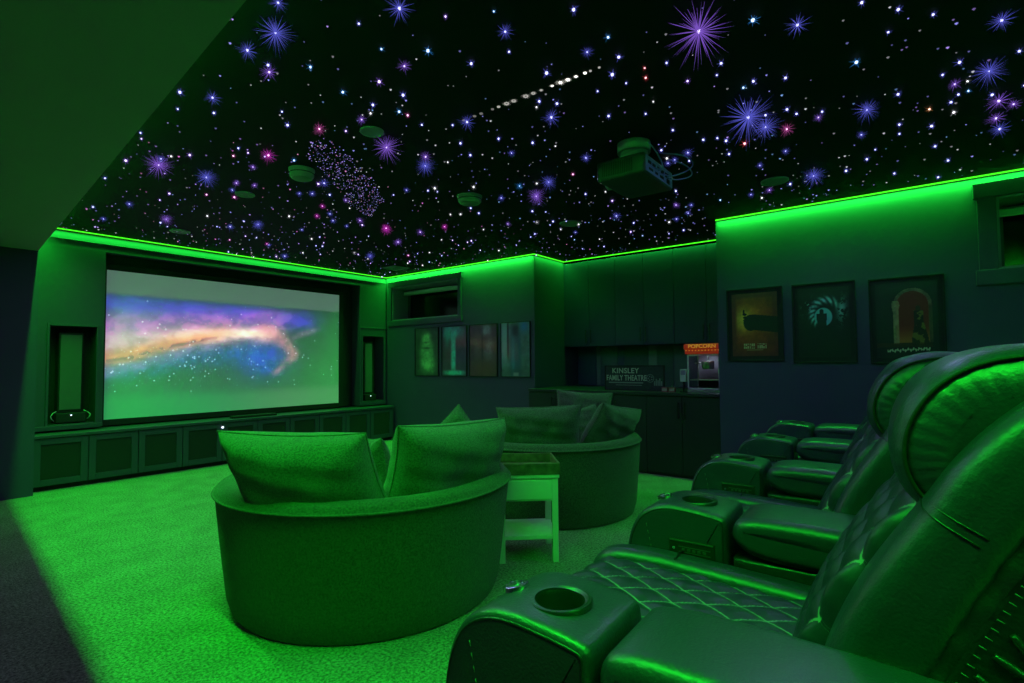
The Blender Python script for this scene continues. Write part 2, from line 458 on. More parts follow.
M['screen']=attr_mat('picture_with_green_wash',.7,.92,base=(.55,.55,.55,1))
M['print']=attr_mat('poster_print',.45,0,coat=.3)

scr=thing('projection_screen','large white projection screen showing a purple and orange galaxy','projection screen',(3.29,7.045,1.43))
I4=Matrix.Identity(4)
SX0,SX1,SZ0,SZ1=1.835,4.745,.615,2.245
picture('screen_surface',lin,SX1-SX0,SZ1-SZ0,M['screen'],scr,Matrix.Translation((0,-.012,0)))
bm=bmesh.new(); fw=.065; a,b=(SX1-SX0)/2,(SZ1-SZ0)/2
box(bm,-a-fw,a+fw,-.02,.03,b,b+fw,.003); box(bm,-a-fw,a+fw,-.02,.03,-b-fw,-b,.003)
box(bm,-a-fw,-a,-.02,.03,-b,b,.003); box(bm,a,a+fw,-.02,.03,-b,b,.003)
mk('screen_frame',bm,M['black'],scr)
mk('screen_backing',BX(-a,a,0,.03,-b,b),M['black'],scr)

# ------------------------------------------------------------------ built-in around the screen
YF=6.90
def column(x0,x1,nx0,nx1,nz0,nz1,label):
    t=thing('speaker_column',label,'built-in column',((x0+x1)/2,YF,.555))
    c=(x0+x1)/2; z0=.555; zt=2.41
    bm=bmesh.new()
    box(bm,x0-c,nx0-c,0,.24,0,zt-z0); box(bm,nx1-c,x1-c,0,.24,0,zt-z0)
    box(bm,nx0-c,nx1-c,0,.24,0,nz0-z0); box(bm,nx0-c,nx1-c,0,.24,nz1-z0,zt-z0)
    mk('column_body',bm,M['cabinet'],t)
    mk('niche_back',BX(nx0-c,nx1-c,.22,.24,nz0-z0,nz1-z0),M['black'],t)
    bm=bmesh.new(); w=.022
    box(bm,nx0-c-w,nx0-c,-.012,.0,nz0-z0-w,nz1-z0+w,.002); box(bm,nx1-c,nx1-c+w,-.012,0,nz0-z0-w,nz1-z0+w,.002)
    box(bm,nx0-c,nx1-c,-.012,0,nz1-z0,nz1-z0+w,.002); box(bm,nx0-c,nx1-c,-.012,0,nz0-z0-w,nz0-z0,.002)
    mk('niche_trim',bm,M['cabinet'],t)
    mk('base_rail',BX(x0-c,x1-c,-.014,0,0,.045,.003),M['cabinet'],t)
    mk('upper_rail',BX(x0-c,x1-c,-.014,0,nz1-z0+.12,nz1-z0+.14,.003),M['cabinet'],t) if x0>4 else None
    return t
column(1.20,1.790,1.345,1.725,.61,1.605,'dark column left of the screen with a tall speaker niche')
column(5.03,XA-.001,5.08,5.475,.62,1.63,'dark column right of the screen with a tall narrow niche')
t=thing('header_beam','dark header board running across above the projection screen','header board',(3.3,YF,2.41))
mk('beam_board',BX(1.20-3.3,XA-.001-3.3,0,.10,0,.09,.002),M['cabinet'],t)
mk('beam_moulding',BX(1.20-3.3,XA-.001-3.3,-.005,0,.080,.09,.003),M['cabinet'],t)
struct('trim_1',BX(1.791,5.029,YF+.20,YF+.24,.555,2.50),M['black'])
def tower(x,w,z0,label,dock):
    t=thing('tower_speaker',label,'speaker',(x,6.985,z0))
    mk('speaker_cabinet',BX(-w/2,w/2,0,.13,.10,.92,.006),M['black'],t)
    mk('speaker_grille',BX(-w/2+.012,w/2-.012,-.012,0,.13,.90,.004),M['grey_cloth'],t)
    mk('speaker_plinth',BX(-w/2-.02,w/2+.03,-.06,.13,0,.10,.01),M['black'],t)
    bm=bmesh.new(); bmesh.ops.create_icosphere(bm,subdivisions=2,radius=.007); bmesh.ops.translate(bm,verts=bm.verts,vec=(.0,-.064,.075)); mk('power_light',bm,M['blue_led'],t)
    if dock:
        for s in (-1,1):
            bm=bmesh.new(); tube(bm,[(s*(w/2+.03),-.03,.02),(s*(w/2+.055),-.05,.05),(s*(w/2+.06),-.05,.075),(s*(w/2+.04),-.03,.10),(s*(w/2+.01),-.02,.12)],.004,6); mk('cable_loop',bm,M['white'],t)
    return t
tower(1.535,.20,.62,'tall cloth-fronted speaker standing in the niche left of the screen',True)
tower(5.25,.16,.62,'tall slim speaker standing in the niche right of the screen',False)

# base cabinet run under the screen
X0,X1,YB,ZT=1.20,5.50,6.69,.535
mc=thing('media_cabinet','long low dark cabinet with mesh doors running under the projection screen','media cabinet',(X0,YB,0))
bm=bmesh.new(); box(bm,0,X1-X0,.022,.51,.045,ZT-.03); mk('cabinet_body',bm,M['cabinet'],mc)
mk('plinth',BX(0.01,X1-X0-.02,.05,.38,0,.045),M['black'],mc)
mk('cabinet_top',BX(-.01,X1-X0+.015,-.02,.51,ZT-.03,ZT,.005),M['cabinet'],mc)
nd=10; pw=(X1-X0)/nd
door0=None
for i in range(nd):
    cx=pw*(i+.5); a=pw/2-.004
    bm=bmesh.new(); s=.058
    z0,z1=.05,ZT-.034
    box(bm,-a,-a+s,0,.022,z0,z1,.002); box(bm,a-s,a,0,.022,z0,z1,.002); box(bm,-a+s,a-s,0,.022,z0,z0+s,.002); box(bm,-a+s,a-s,0,.022,z1-s,z1,.002)
    if door0 is None:
        door0=mk('door',bm,M['cabinet'],mc,loc=(cx,0,0)); d=door0
        mk('mesh_panel',BX(-a+s,a-s,.010,.016,z0+s,z1-s),M['mesh_cloth'],d)
    else:
        bm.free(); copy=door0.copy(); COL.objects.link(copy); copy.parent=mc; copy.location=(cx,0,0)
        for ch in door0.children: q=ch.copy(); COL.objects.link(q); q.parent=copy
mk('end_panel',BX(X1-X0,X1-X0+.012,.0,.20,0,ZT-.03,.002),M['cabinet'],mc)
# infrared eye on the cabinet
bm=bmesh.new(); cyl(bm,(2.92,6.693,.45),.012,-.014,'y',16); o=mk('sensor_eye',bm,M['blue_led'],None)
setp(o,'tiny glowing white sensor light on the low cabinet under the screen','sensor')
# centre speaker sunk in the cabinet top zone
t=thing('centre_speaker','black centre speaker bar lying on the ledge under the screen','speaker',(3.35,6.80,ZT))
mk('speaker_bar',BX(-.28,.28,-.05,.05,0,.028,.006),M['black'],t); mk('speaker_grille',BX(-.26,.26,-.056,-.05,.004,.024,.002),M['mesh_cloth'],t)

# ------------------------------------------------------------------ alcove cabinets
def pulls(parent,xf,y,z0,z1,mat_=None):
    bm=bmesh.new(); box(bm,xf-.034,xf-.026,y-.006,y+.006,z0,z1,.002)
    box(bm,xf-.028,xf,y-.004,y+.004,z0+.015,z0+.023); box(bm,xf-.028,xf,y-.004,y+.004,z1-.023,z1-.015)
    return mk('handle',bm,M['dark_metal'],parent)
names_u=('leftmost of the three tall dark wall cabinets in the alcove','middle of the three tall dark wall cabinets above the name sign','rightmost of the three tall dark wall cabinets above the popcorn machine')
names_l=('leftmost dark base cabinet in the alcove behind the far round sofa','middle dark base cabinet of the alcove under the name sign','rightmost dark base cabinet of the alcove under the popcorn machine')
XF=5.41
for k in range(3):
    y1=YA-k*.78; y0=y1-.78; 
    t=thing('wall_cabinet',names_u[k],'cabinet',(XB,(y0+y1)/2,1.41),0,'wall cabinets in the alcove')
    w=.39; hh=H-.035-1.41
    mk('cabinet_body',BX(.02,XBACK-XB-.004,-w+.003,w-.003,0,hh),M['alcove_cab'],t)
    for s in (-1,1):
        ya,yb=(.002,w-.002) if s>0 else (-w+.002,-.002)
        bm=BX(0,.02,ya,yb,.0,hh-.005,.002); d=mk('door',bm,M['alcove_cab'],t); pulls(d,0,s*.035,.04,.22)
    t=thing('base_cabinet',names_l[k],'cabinet',(XF,(y0+y1)/2,0),0,'base cabinets in the alcove')
    mk('cabinet_body',BX(.02,XBACK-XF-.004,-w+.003,w-.003,.0,.838),M['alcove_low'],t)
    for s in (-1,1):
        ya,yb=(.002,w-.002) if s>0 else (-w+.002,-.002)
        bm=BX(0,.02,ya,yb,.03,.835,.002); d=mk('door',bm,M['alcove_low'],t); pulls(d,0,s*.035,.60,.78)
o=mk('countertop',BX(XF-.025,XBACK-.020,YC+.002,YA-.002,.84,.872,.004),M['worktop']); setp(o,'thin dark countertop over the base cabinets in the alcove','countertop')
# backsplash boards
bm=bmesh.new(); y=YA-.002; k=0
ws=[.30,.07,.26,.10,.34,.12,.22,.30,.09,.30,.24]
bmats=[mat('board_navy',(.06,.06,.17),.5),mat('board_grey',(.22,.22,.32),.5),mat('board_slate',(.11,.12,.20),.5),mat('board_teal',(.06,.09,.12),.5)]
for k,wd_ in enumerate(ws):
    y2=max(YC+.002,y-wd_); 
    if y-y2>.02: box(bm,XBACK-.018,XBACK,y2+.002,y-.002,.872,1.41,.002,mi=[0,1,2,0,3,1,3,2,1,3,2][k],seg=1)
    y=y2
o=mk('backsplash',bm,bmats); setp(o,'vertical board backsplash between alcove countertop and wall cabinets','backsplash'); o['kind']='structure'; del o['category']; del o['label']; o.name='trim_2'

# sign
def text(name,s,size,material,parent,loc,rot=(PI/2,0,-PI/2),ext=.0015,bold=0,sx=1,spacing=1):
    c=bpy.data.curves.new(name,'FONT'); c.body=s; c.size=size; c.extrude=ext; c.align_x='CENTER'; c.align_y='CENTER'; c.offset=bold; c.space_character=spacing
    tmp=bpy.data.objects.new('tmp',c); COL.objects.link(tmp)
    dg=bpy.context.evaluated_depsgraph_get(); me=bpy.data.meshes.new_from_object(tmp.evaluated_get(dg))
    COL.objects.unlink(tmp); bpy.data.objects.remove(tmp)
    me.materials.clear(); me.materials.append(material); me.name=name
    o=bpy.data.objects.new(name,me); COL.objects.link(o); o.parent=parent; o.location=loc; o.rotation_euler=rot; o.scale=(sx,1,1)
    return o
M['sign_white']=mat('sign_letters',(.50,.48,.45),.6)
M['sign_grey']=mat('sign_marks',(.22,.23,.25),.6)
M['sign_board']=mat('sign_board',(.018,.022,.034),.55,var=(40,.3))
sg=thing('family_theatre_sign','dark rectangular board with pale lettering reading FAMILY THEATRE on the countertop','sign',(5.60,2.63,.872))
tilt=Matrix.Rotation(math.radians(4),4,'Y')
o=mk('sign_board',BX(0,.02,-.36,.36,0,.285,.003),M['sign_board'],sg)
bm=bmesh.new(); 
box(bm,-.006,.0,-.36,.36,0,.012); box(bm,-.006,0,-.36,.36,.273,.285); box(bm,-.006,0,-.36,-.348,.012,.273); box(bm,-.006,0,.348,.36,.012,.273)
mk('sign_border',bm,M['black'],sg)
text('lettering','KINSLEY',.082,M['sign_white'],sg,(-.004,.10,.222),bold=.0015,sx=1.0,spacing=1.1)
text('lettering','FAMILY THEATRE',.088,M['sign_white'],sg,(-.004,.09,.140),bold=.0015,sx=.70,spacing=1.05)
mk('underline',BX(-.004,-.001,-.115,.31,.082,.096),M['sign_grey'],sg)
mk('underline',BX(-.004,-.001,-.10,.22,.058,.064),M['sign_grey'],sg)
# film reel and ticket marks at the right of the board
bm=bmesh.new()
for k in range(24):
    a=2*PI*k/24
for rr,th in ((.042,.006),):
    tube(bm,[(-.003,-.20+rr*math.cos(a),.14+rr*math.sin(a)) for a in np.linspace(0,2*PI,25)[:-1]],.004,5,True)
for k in range(5):
    a=2*PI*k/5; cyl(bm,(-.004,-.20+.022*math.cos(a),.14+.022*math.sin(a)),.008,.003,'x',10)
mk('reel_mark',bm,M['sign_grey'],sg)
bm=bmesh.new()
for i,(yy,hh) in enumerate(((-.25,.05),(-.27,.075),(-.29,.06),(-.31,.08),(-.33,.05))): box(bm,-.004,-.001,yy-.007,yy+.006,.06,.06+hh)
mk('carton_mark',bm,M['sign_grey'],sg)

# popcorn machine (its right part stands behind the wall corner)
M['pop_red']=mat('popcorn_red',(.42,.03,.012),.35,coat=.5,emit=(.8,.05,.01),es=.16)
M['pop_yellow']=mat('popcorn_yellow',(.8,.42,.05),.4,emit=(1,.5,.05),es=.30)
M['clear']=mat('case_glass',(.9,.95,.95),.03,trans=1,ior=1.1)
px,py=5.50,1.815
pm=thing('popcorn_machine','red topped popcorn machine with glass case beside the wall corner','popcorn machine',(px,py,.872))
w=.165
bm=bmesh.new()
box(bm,0,.32,-w,w,.0,.035,.004); mk('machine_base',bm,M['metal'],pm)
bm=bmesh.new()
for k_,sx_ in enumerate((.006,.314)):
    bm=bmesh.new()
    for s in (-1,1): box(bm,sx_-.006,sx_+.006,s*(w-.008)-.007,s*(w-.008)+.007,.035,.40,.002)
    box(bm,sx_-.006,sx_+.006,-w+.002,w-.002,.036,.052); box(bm,sx_-.006,sx_+.006,-w+.002,w-.002,.38,.399)
    mk('case_frame',bm,M['white'],pm)
bm=bmesh.new(); box(bm,.002,.005,-w+.015,w-.015,.052,.38); box(bm,.315,.318,-w+.015,w-.015,.052,.38); box(bm,.012,.308,w-.012,w-.009,.052,.38)
mk('case_glass',bm,M['clear'],pm)
bm=bmesh.new(); box(bm,-.02,.34,-w-.015,w+.015,.40,.445,.006); box(bm,-.03,.35,-w-.025,w+.025,.445,.505,.012)
mk('canopy',bm,M['pop_red'],pm)
text('canopy_lettering','POPCORN',.052,M['pop_yellow'],pm,(-.031,0.0,.478),bold=.001,sx=1.15)
bm=bmesh.new()
for k in range(11): cyl(bm,(-.024,-w+.0+k*.033,.437),.006,.004,'x',8)
mk('canopy_dots',bm,M['pop_yellow'],pm)
bm=bmesh.new(); lathe(bm,[(0,.0),(.05,.0),(.062,.02),(.064,.07),(.058,.085),(0,.09)],24,(.16,.0,.24)); tube(bm,[(.16,0,.33),(.16,0,.40)],.006); mk('kettle',bm,M['metal'],pm,True)
mk('serving_shelf',BX(.02,.30,-w+.02,w-.02,.125,.137,.002),M['metal'],pm)
bm=bmesh.new(); tube(bm,[(.05,.07,.137),(.05,.07,.30)],.005); cyl(bm,(.05,.07,.30),.03,.012,'z',16); mk('stirring_rod',bm,M['metal'],pm)
bm=bmesh.new(); box(bm,.29,.30,-w+.02,w-.02,.05,.39); mk('rear_panel',bm,M['jamb'],pm)
la=bpy.data.lights.new('case_fill_light','AREA'); la.energy=.35; la.color=(.7,.95,1); la.size=.12  # added light, brightens the inside of the glass case
lo=bpy.data.objects.new('case_fill_light',la); COL.objects.link(lo); lo.location=(px+.14,py,.872+.397)
o=thing('paper_holder','small pale box clipped left of the popcorn machine','holder',(5.52,2.03,.985))
mk('holder_body',BX(-.01,.03,-.032,.032,0,.13,.004),M['white'],o); mk('holder_front',BX(-.014,-.01,-.026,.026,.07,.12,.002),M['jamb'],o)
o=thing('holder_stand','short black stand beneath the small pale box on the countertop','stand',(5.53,2.03,.872))
mk('stand_foot',BX(-.03,.03,-.035,.035,0,.012,.003),M['black'],o)
bm=bmesh.new(); tube(bm,[(0,0,.01),(0,0,.115)],.010,10); mk('stand_post',bm,M['black'],o)
M['candy']=mat('snack_box',(.32,.08,.10),.5,emit=None); M['candy2']=mat('snack_box_pale',(.4,.36,.30),.5)
for k,(yy,lab) in enumerate(((2.23,'left of the two small snack boxes between name sign and popcorn machine'),(2.15,'right of the two small snack boxes between name sign and popcorn machine'))):
    t=thing('snack_box',lab,'box',(5.52,yy,.872),.1*k,'snack boxes on the countertop')
    mk('box_body',BX(-.02,.02,-.032,.032,0,.05,.002),M['candy'],t); mk('box_label',BX(-.0215,-.02,-.026,.026,.012,.038),M['candy2'],t)

# ------------------------------------------------------------------ framed prints
def frame_print(name,label,x,yc,zc,w,h,img,group=None,fr=.018,border=0):
    t=thing(name,label,'poster',(x,yc,zc),0,group)
    bm=bmesh.new(); a,b=w/2,h/2
    box(bm,-.022,0,-a,a,b-fr,b,.002); box(bm,-.022,0,-a,a,-b,-b+fr,.002); box(bm,-.022,0,-a,-a+fr,-b+fr,b-fr,.002); box(bm,-.022,0,a-fr,a,-b+fr,b-fr,.002)
    mk('frame',bm,M['black'],t)
    mk('backing',BX(-.010,0,-a+fr,a-fr,-b+fr,b-fr),M['black'],t)
    R=Matrix.Translation((-.012,0,0))@Matrix.Rotation(-PI/2,4,'Z')
    picture('print',srgb(img),w-2*fr-border*2,h-2*fr-border*2,M['print'],t,R)
    return t
def base(nx,ny,c,seed,amt=.5,sc=(6,9)):
    im=np.zeros((ny,nx,3)); im[:]=c
    n=fbm(nx,ny,sc,5,seed,.6); im*= (1-amt/2+amt*n)[...,None]; return im,n
nx,ny=70,100; U,W=grid(nx,ny)
def blob(u,w,a,b,p=2): return np.exp(-(np.abs((U-u)/a)**p+np.abs((W-w)/b)**p))
ims=[]
im,n=base(nx,ny,(.22,.26,.24),11)
f3=fbm(nx,ny,(8,12),4,31,.7)
im=mixc(im,(.55,.80,.55),blob(.52,.62,.30,.30,4)*(.25+1.0*f3)); im=mixc(im,(.72,.95,.66),blob(.50,.24,.20,.14,3)*(.3+f3)); im=mixc(im,(.6,.85,.55),blob(.66,.78,.20,.14)*f3*1.3); im=mixc(im,(.14,.18,.15),blob(.5,.42,.2,.02)*.7+blob(.48,.30,.12,.02)*.6)
ims.append(im)
im,n=base(nx,ny,(.28,.22,.30),12)
im=mixc(im,(.25,.75,.78),blob(.45,.12,.40,.14,3)*(.3+1.1*f3)); im=mixc(im,(.30,.85,.85),blob(.47+.0,.5,.10,.42,4)*(.4+f3)); im=mixc(im,(.3,.85,.8),blob(.5,.94,.42,.05,3)*(.5+f3)); im=mixc(im,(.2,.6,.62),blob(.22,.22,.1,.2)*.6)
ims.append(im)
im,n=base(nx,ny,(.34,.22,.22),13)
im=mixc(im,(.62,.60,.66),blob(.62,.11,.17,.11,4)*(.4+f3)); im=mixc(im,(.60,.58,.60),blob(.70,.47,.17,.22,2.5)*(.15+1.1*f3)); im=mixc(im,(.44,.33,.33),blob(.30,.45,.15,.25)*f3*1.4); im=mixc(im,(.45,.26,.20),blob(.5,.85,.45,.15,3)*.7); im=mixc(im,(.12,.09,.10),blob(.47,.4,.03,.3)*.9)
ims.append(im)
im,n=base(nx,ny,(.36,.46,.50),14)
im=mixc(im,(.60,.76,.80),blob(.12,.30,.12,.45,4)*.7); im=mixc(im,(.25,.50,.85),blob(.80,.08,.18,.12)*.9); im=mixc(im,(.14,.34,.44),blob(.50,.62,.19,.40,5)*.95); im=mixc(im,(.12,.16,.20),blob(.50,.15,.12,.11,3)); im=mixc(im,(.10,.12,.15),blob(.24,.30,.035,.34,6)*.9); im=mixc(im,(.30,.62,.75),blob(.42,.6,.06,.32)*f3*1.2); im=mixc(im,(.85,.88,.88),blob(.52,.96,.10,.035,6)*.9); im=mixc(im,(.2,.28,.24),sm(W,.75,.95)*.35)
ims.append(im)
labs=('small framed print of a pale green glowing mound, nearest the screen','small framed print of a teal tree-like column, second from the screen','small framed print of grey shapes on dark brown, third from the screen','small framed print of a blue upright shape, nearest the alcove corner')
for k,(ya,yb) in enumerate(((6.21,5.70),(5.63,5.13),(5.08,4.57),(4.51,4.02))):
    frame_print('framed_print',labs[k],XA,(ya+yb)/2,1.372,ya-yb,.725,ims[k],'small framed prints under the left window',fr=.008)
# three big posters
nx,ny=100,140; U,W=grid(nx,ny)
f3=fbm(nx,ny,(10,14),5,41,.65)
def blob(u,w,a,b,p=2): return np.exp(-(np.abs((U-u)/a)**p+np.abs((W-w)/b)**p))
# 1: orange glow with a dark hand-like shape reaching in from the right
im=np.zeros((ny,nx,3)); im[:]=(.42,.17,.07)
im=mixc(im,(.80,.42,.08),blob(.42,.40,.42,.36)); im=mixc(im,(1,.82,.28),blob(.28,.42,.20,.17)*1.0)
bord=np.minimum(np.minimum(U,1-U)/.12,np.minimum(W,1-W)/.09); im=mixc(im,(.40,.16,.13),(1-sm(bord,.5,1.1))*.85*(.6+.7*f3))
hand=(np.abs(W-(.45+.10*(U-.35)))<.125*sm(U,.30,.50)+.0)*(U>.30)*1.0
palm=((U-.42)/.16)**2+((W-.47)/.13)**2<1
im=mixc(im,(.045,.055,.04),np.maximum(hand,palm*1.0))
for (a,b,c_,d) in ((.24,.335,.05,.02),(.26,.385,.06,.022),(.27,.43,.07,.022),(.30,.475,.07,.024),(.33,.52,.06,.022)):
    im=mixc(im,(.05,.06,.045),(((U-a-.05)/c_)**2+((W-b)/d)**2<1)*1.0)
im=mixc(im,(.06,.07,.05),(((U-.27)/.022)**2+((W-.30)/.045)**2<1)*1.)
im*= (.75+.5*f3)[...,None]
# pale illegible two-word title block
rr=np.random.RandomState(3)
for k in range(12):
    if k==6: continue
    u0=.27+k*.043; 
    im=mixc(im,(.85,.80,.62),((np.abs(U-u0)<.014)&(np.abs(W-.84)<.04))*(.9)*((np.abs(W-(.815+.045*rr.rand()))>.009)))
im=mixc(im,(.7,.62,.45),((np.abs(U-.5)<.18)&(np.abs(W-.905)<.006))*.7)
P1=im
# 2: pale cyan disc with dark upright shape inside sweeping plumes
im=np.zeros((ny,nx,3)); im[:]=(.030,.055,.055)
r_=np.hypot((U-.50)*.72/.95,(W-.42)*1.0)
ang=np.arctan2(W-.42,(U-.50)*.75)
disc=1-sm(r_,.125,.14)
plume=np.exp(-((r_-(.20+.06*np.sin(ang*1.0+2.4)))/.050)**2)*np.clip(.5-.9*np.sin(ang+.75),0,1)*(.25+1.2*np.clip(np.sin(ang*14+r_*70)*.5+.5,0,1)*f3*1.5)
im=mixc(im,(.55,.85,.86),plume*1.2)
spk=(f3>.58)*np.exp(-(((U-.22)/.13)**2+((W-.27)/.12)**2)); im=mixc(im,(.6,.85,.85),spk)
feath=np.exp(-(((U-.86+.12*(W-.3))/.09)**2+((W-.33)/.17)**2))*(f3>.48); im=mixc(im,(.6,.88,.88),feath*.8)
im=mixc(im,(.42,.80,.82),disc)
body=((np.abs(U-.47)<.10-.02*np.clip((W-.40)*3,-1,1))&(W>.37)&(W<.60)); knob=(((U-.47)/.045)**2+((W-.345)/.04)**2<1)
im=mixc(im,(.04,.08,.08),(body|knob)*.95)
im=mixc(im,(.07,.11,.11),sm(W,.6,.95)*.3)
P2=im
# 3: red arch with pale pillars and a dark figure-like shape
im=np.zeros((ny,nx,3)); im[:]=(.055,.065,.085)
im*= (.6+.9*f3)[...,None]
arch=((np.abs(U-.60)<.26)&(W>.30)&(W<.80))|(((U-.60)/.26)**2+((W-.30)/.18)**2<1)
im=mixc(im,(.50,.10,.06),arch*.95); im=mixc(im,(.78,.50,.20),arch*sm(W,.55,.80)*.75)
rim=(np.abs(np.hypot((U-.60)/.28,(W-.30)/.20)-1)<.10)&(W<.32); im=mixc(im,(.55,.42,.36),rim*(.3+f3))
pil=(np.abs(U-.33)<.045+.02*np.exp(-((W-.30)/.05)**2))&(W>.24)&(W<.82); im=mixc(im,(.66,.55,.42),pil*(.45+.8*f3))
pil2=(np.abs(U-.88)<.03)&(W>.30)&(W<.80); im=mixc(im,(.40,.28,.22),pil2*(.4+.7*f3))
fig=(np.abs(U-(.70+.05*(W-.5)))<.075+.06*sm(W,.5,.8)*1.0)&(W>.38)&(W<.82); im=mixc(im,(.10,.09,.05),fig*.85); im=mixc(im,(.60,.50,.20),fig*(f3>.53)*.7)
hd=(((U-.69)/.04)**2+((W-.35)/.035)**2<1); im=mixc(im,(.25,.16,.08),hd*1.)
im=mixc(im,(.35,.16,.05),((W>.80)&(W<.86)&(U<.9))*.6*(.4+f3))
scr_=(np.abs(W-(.905-.03*(U-.2)+.010*np.sin(U*70)))<.012+.008*np.sin(U*150))&(U>.18)&(U<.86); im=mixc(im,(.85,.80,.72),scr_*.9)
P3=im
for k,(ya,yb,zt,zb,im,lab) in enumerate(((1.53,1.035,1.885,1.195,P1,'orange glowing film poster with a dark hand shape, nearest the alcove'),(.958,.470,1.882,1.175,P2,'black film poster with a pale cyan disc, middle of the large three'),(.378,-.122,1.872,1.165,P3,'dark film poster with a red arch, nearest the right window'))):
    frame_print('film_poster',lab,XC,(ya+yb)/2,(zt+zb)/2,ya-yb,zt-zb,im,'large film posters behind the recliners',fr=.012,border=.035)

STARP=15.0
# ------------------------------------------------------------------ recliners
def P2(*a): return [V(p) for p in a]
ARM_TOP=.675
arm_front=chaikin(P2((.90,.045),(.925,.30),(.915,.50),(.885,.60),(.835,.655),(.76,.682),(.66,.676),(.60,.669),(.560,.662),(.546,.645),(.546,.58),(.546,.045)),2,False)
arm_front=[V(p) for p in arm_front]
arm_pad=chaikin(P2((.535,.58),(.535,.635),(.50,.672),(.30,.675),(.05,.665),(-.06,.65),(-.08,.56),(.0,.53),(.45,.525)),2)
arm_low=P2((.53,.045),(.53,.53),(-.05,.53),(-.05,.045))
# seat-local origin: centre of the seat, y forward, floor z=0
def seat_mesh_parts(t,w):
    """leg-rest front, two side bolsters and a quilted middle"""
    hw=w/2; bw=.125
    front=resample(chaikin(P2((.20,.06),(.20,.36),(.90,.38),(.985,.33),(.985,.12),(.95,.06)),2),.05)
    bm=bmesh.new(); rprism(bm,front,-hw+.004,hw-.004,.03,5); mk('seat_base',bm,M['leather'],t)
    prof=resample(chaikin(P2((.14,.38),(.14,.50),(.40,.515),(.80,.535),(.96,.515),(1.015,.44),(1.005,.34),(.93,.33),(.55,.37)),2),.04)
    for s in (-1,1):
        a,b=(-hw+.002,-hw+bw) if s<0 else (hw-bw,hw-.002)
        bm=bmesh.new(); rprism(bm,prof,a,b,.045,8,ruche=.0015)
        o=mk('seat_bolster',bm,M['leather'],t)
    # seam lines across the bolsters
    for s in (-1,1):
        a=-hw+.02 if s<0 else hw-bw+.02
        bm=bmesh.new(); tube(bm,[(a,.69,.528),(a+.03,.69,.5335),(a+.065,.69,.5335),(a+.09,.69,.526)],.003,6); mk('seam',bm,M['leather_side'],t)
    # quilted centre
    cw=hw-bw+.012
    path=[V(p) for p in ((.13,.480),(.40,.478),(.70,.492),(.88,.492),(.95,.475),(.990,.43),(1.0,.36))]
    path=chaikin(path,3,False)
    quilt(t,'quilted_seat',path,cw,9,5.2)
def quilt(t,name,path,cw,kv,ku,puff=.013,crown=.010):
    L=[0]
    for a,b in zip(path,path[1:]): L.append(L[-1]+(b-a).length)
    tot=L[-1]; nv=int(tot/.0065); nu=int(2*cw/.0065)
    verts=[];cols=[];F=[]
    size=.082  # diamond half diagonal
    for j in range(nv+1):
        s=tot*j/nv
        k=max(i for i in range(len(L)) if L[i]<=s+1e-9); k=min(k,len(path)-2)
        f=(s-L[k])/max(1e-9,L[k+1]-L[k]); p=path[k].lerp(path[k+1],f)
        tg=(path[min(k+2,len(path)-1)]-path[max(k-1,0)]).normalized(); nrm=V((-tg.y,tg.x))
        if nrm.y<0 and name=='quilted_seat': nrm=-nrm
        if name!='quilted_seat' and nrm.x<0: nrm=-nrm
        for i in range(nu+1):
            x=-cw+2*cw*i/nu
            xc=max(-.84*cw,min(.84*cw,x)) if name=='quilted_back' else x
            a=(xc/.105+s/.16); b=(xc/.105-s/.16)
            la=abs(a-round(a)); lb=abs(b-round(b))
            h=puff*(min(1,la*3.2)*min(1,lb*3.2))**.55+crown*(1-(x/cw)**2)
            if name=='quilted_back': h-=.12*max(0,(abs(x)/cw-.78)/.22)**2.2
            if name=='quilted_back' and abs(x)>.86*cw: a=math.floor(a)+.5; b=math.floor(b)+.5
            st=(a,b)
            q=p+nrm*h
            verts.append((x,q.x,q.y)); cols.append(st)
    for j in range(nv):
        for i in range(nu):
            a=j*(nu+1)+i; F.append((a,a+1,a+nu+2,a+nu+1))
    me=bpy.data.meshes.new(name); me.from_pydata(verts,[],F)
    ca=me.color_attributes.new('ink','FLOAT_COLOR','POINT')
    arr=np.ones((len(verts),4),np.float32); c=np.array(cols)
    arr[:,:2]=c; arr[:,2]=0
    ca.data.foreach_set('color',arr.ravel()); me.materials.append(M['quilt']); me.shade_smooth()
    o=bpy.data.objects.new(name,me); COL.objects.link(o); o.parent=t
    return o
def quilt_mat():
    m=mat('quilted_leather',(.02,.02,.045),.40,bump=[(60,.12,3)],spec=.6)
    nt=m.node_tree;b=nt.nodes['Principled BSDF']
    a=nt.nodes.new('ShaderNodeAttribute'); a.attribute_name='ink'
    mx=nt.nodes.new('ShaderNodeMix'); mx.data_type='RGBA'
    mx.inputs[6].default_value=(.020,.021,.050,1); mx.inputs[7].default_value=(.30,.30,.28,1)
    sp=nt.nodes.new('ShaderNodeSeparateColor'); nt.links.new(a.outputs['Color'],sp.inputs[0])
    def mt(op,x,y=None):
        n=nt.nodes.new('ShaderNodeMath'); n.operation=op
        for i,v in enumerate((x,y)):
            if v is None: continue
            if isinstance(v,(int,float)): n.inputs[i].default_value=v
            else: nt.links.new(v,n.inputs[i])
        return n.outputs[0]
    ds=[mt('ABSOLUTE',mt('SUBTRACT',o,mt('ROUND',o))) for o in (sp.outputs[0],sp.outputs[1])]
    nt.links.new(mt('LESS_THAN',mt('MINIMUM',ds[0],ds[1]),.028),mx.inputs[0]); nt.links.new(mx.outputs[2],b.inputs['Base Color'])
    return m
M['quilt']=quilt_mat()

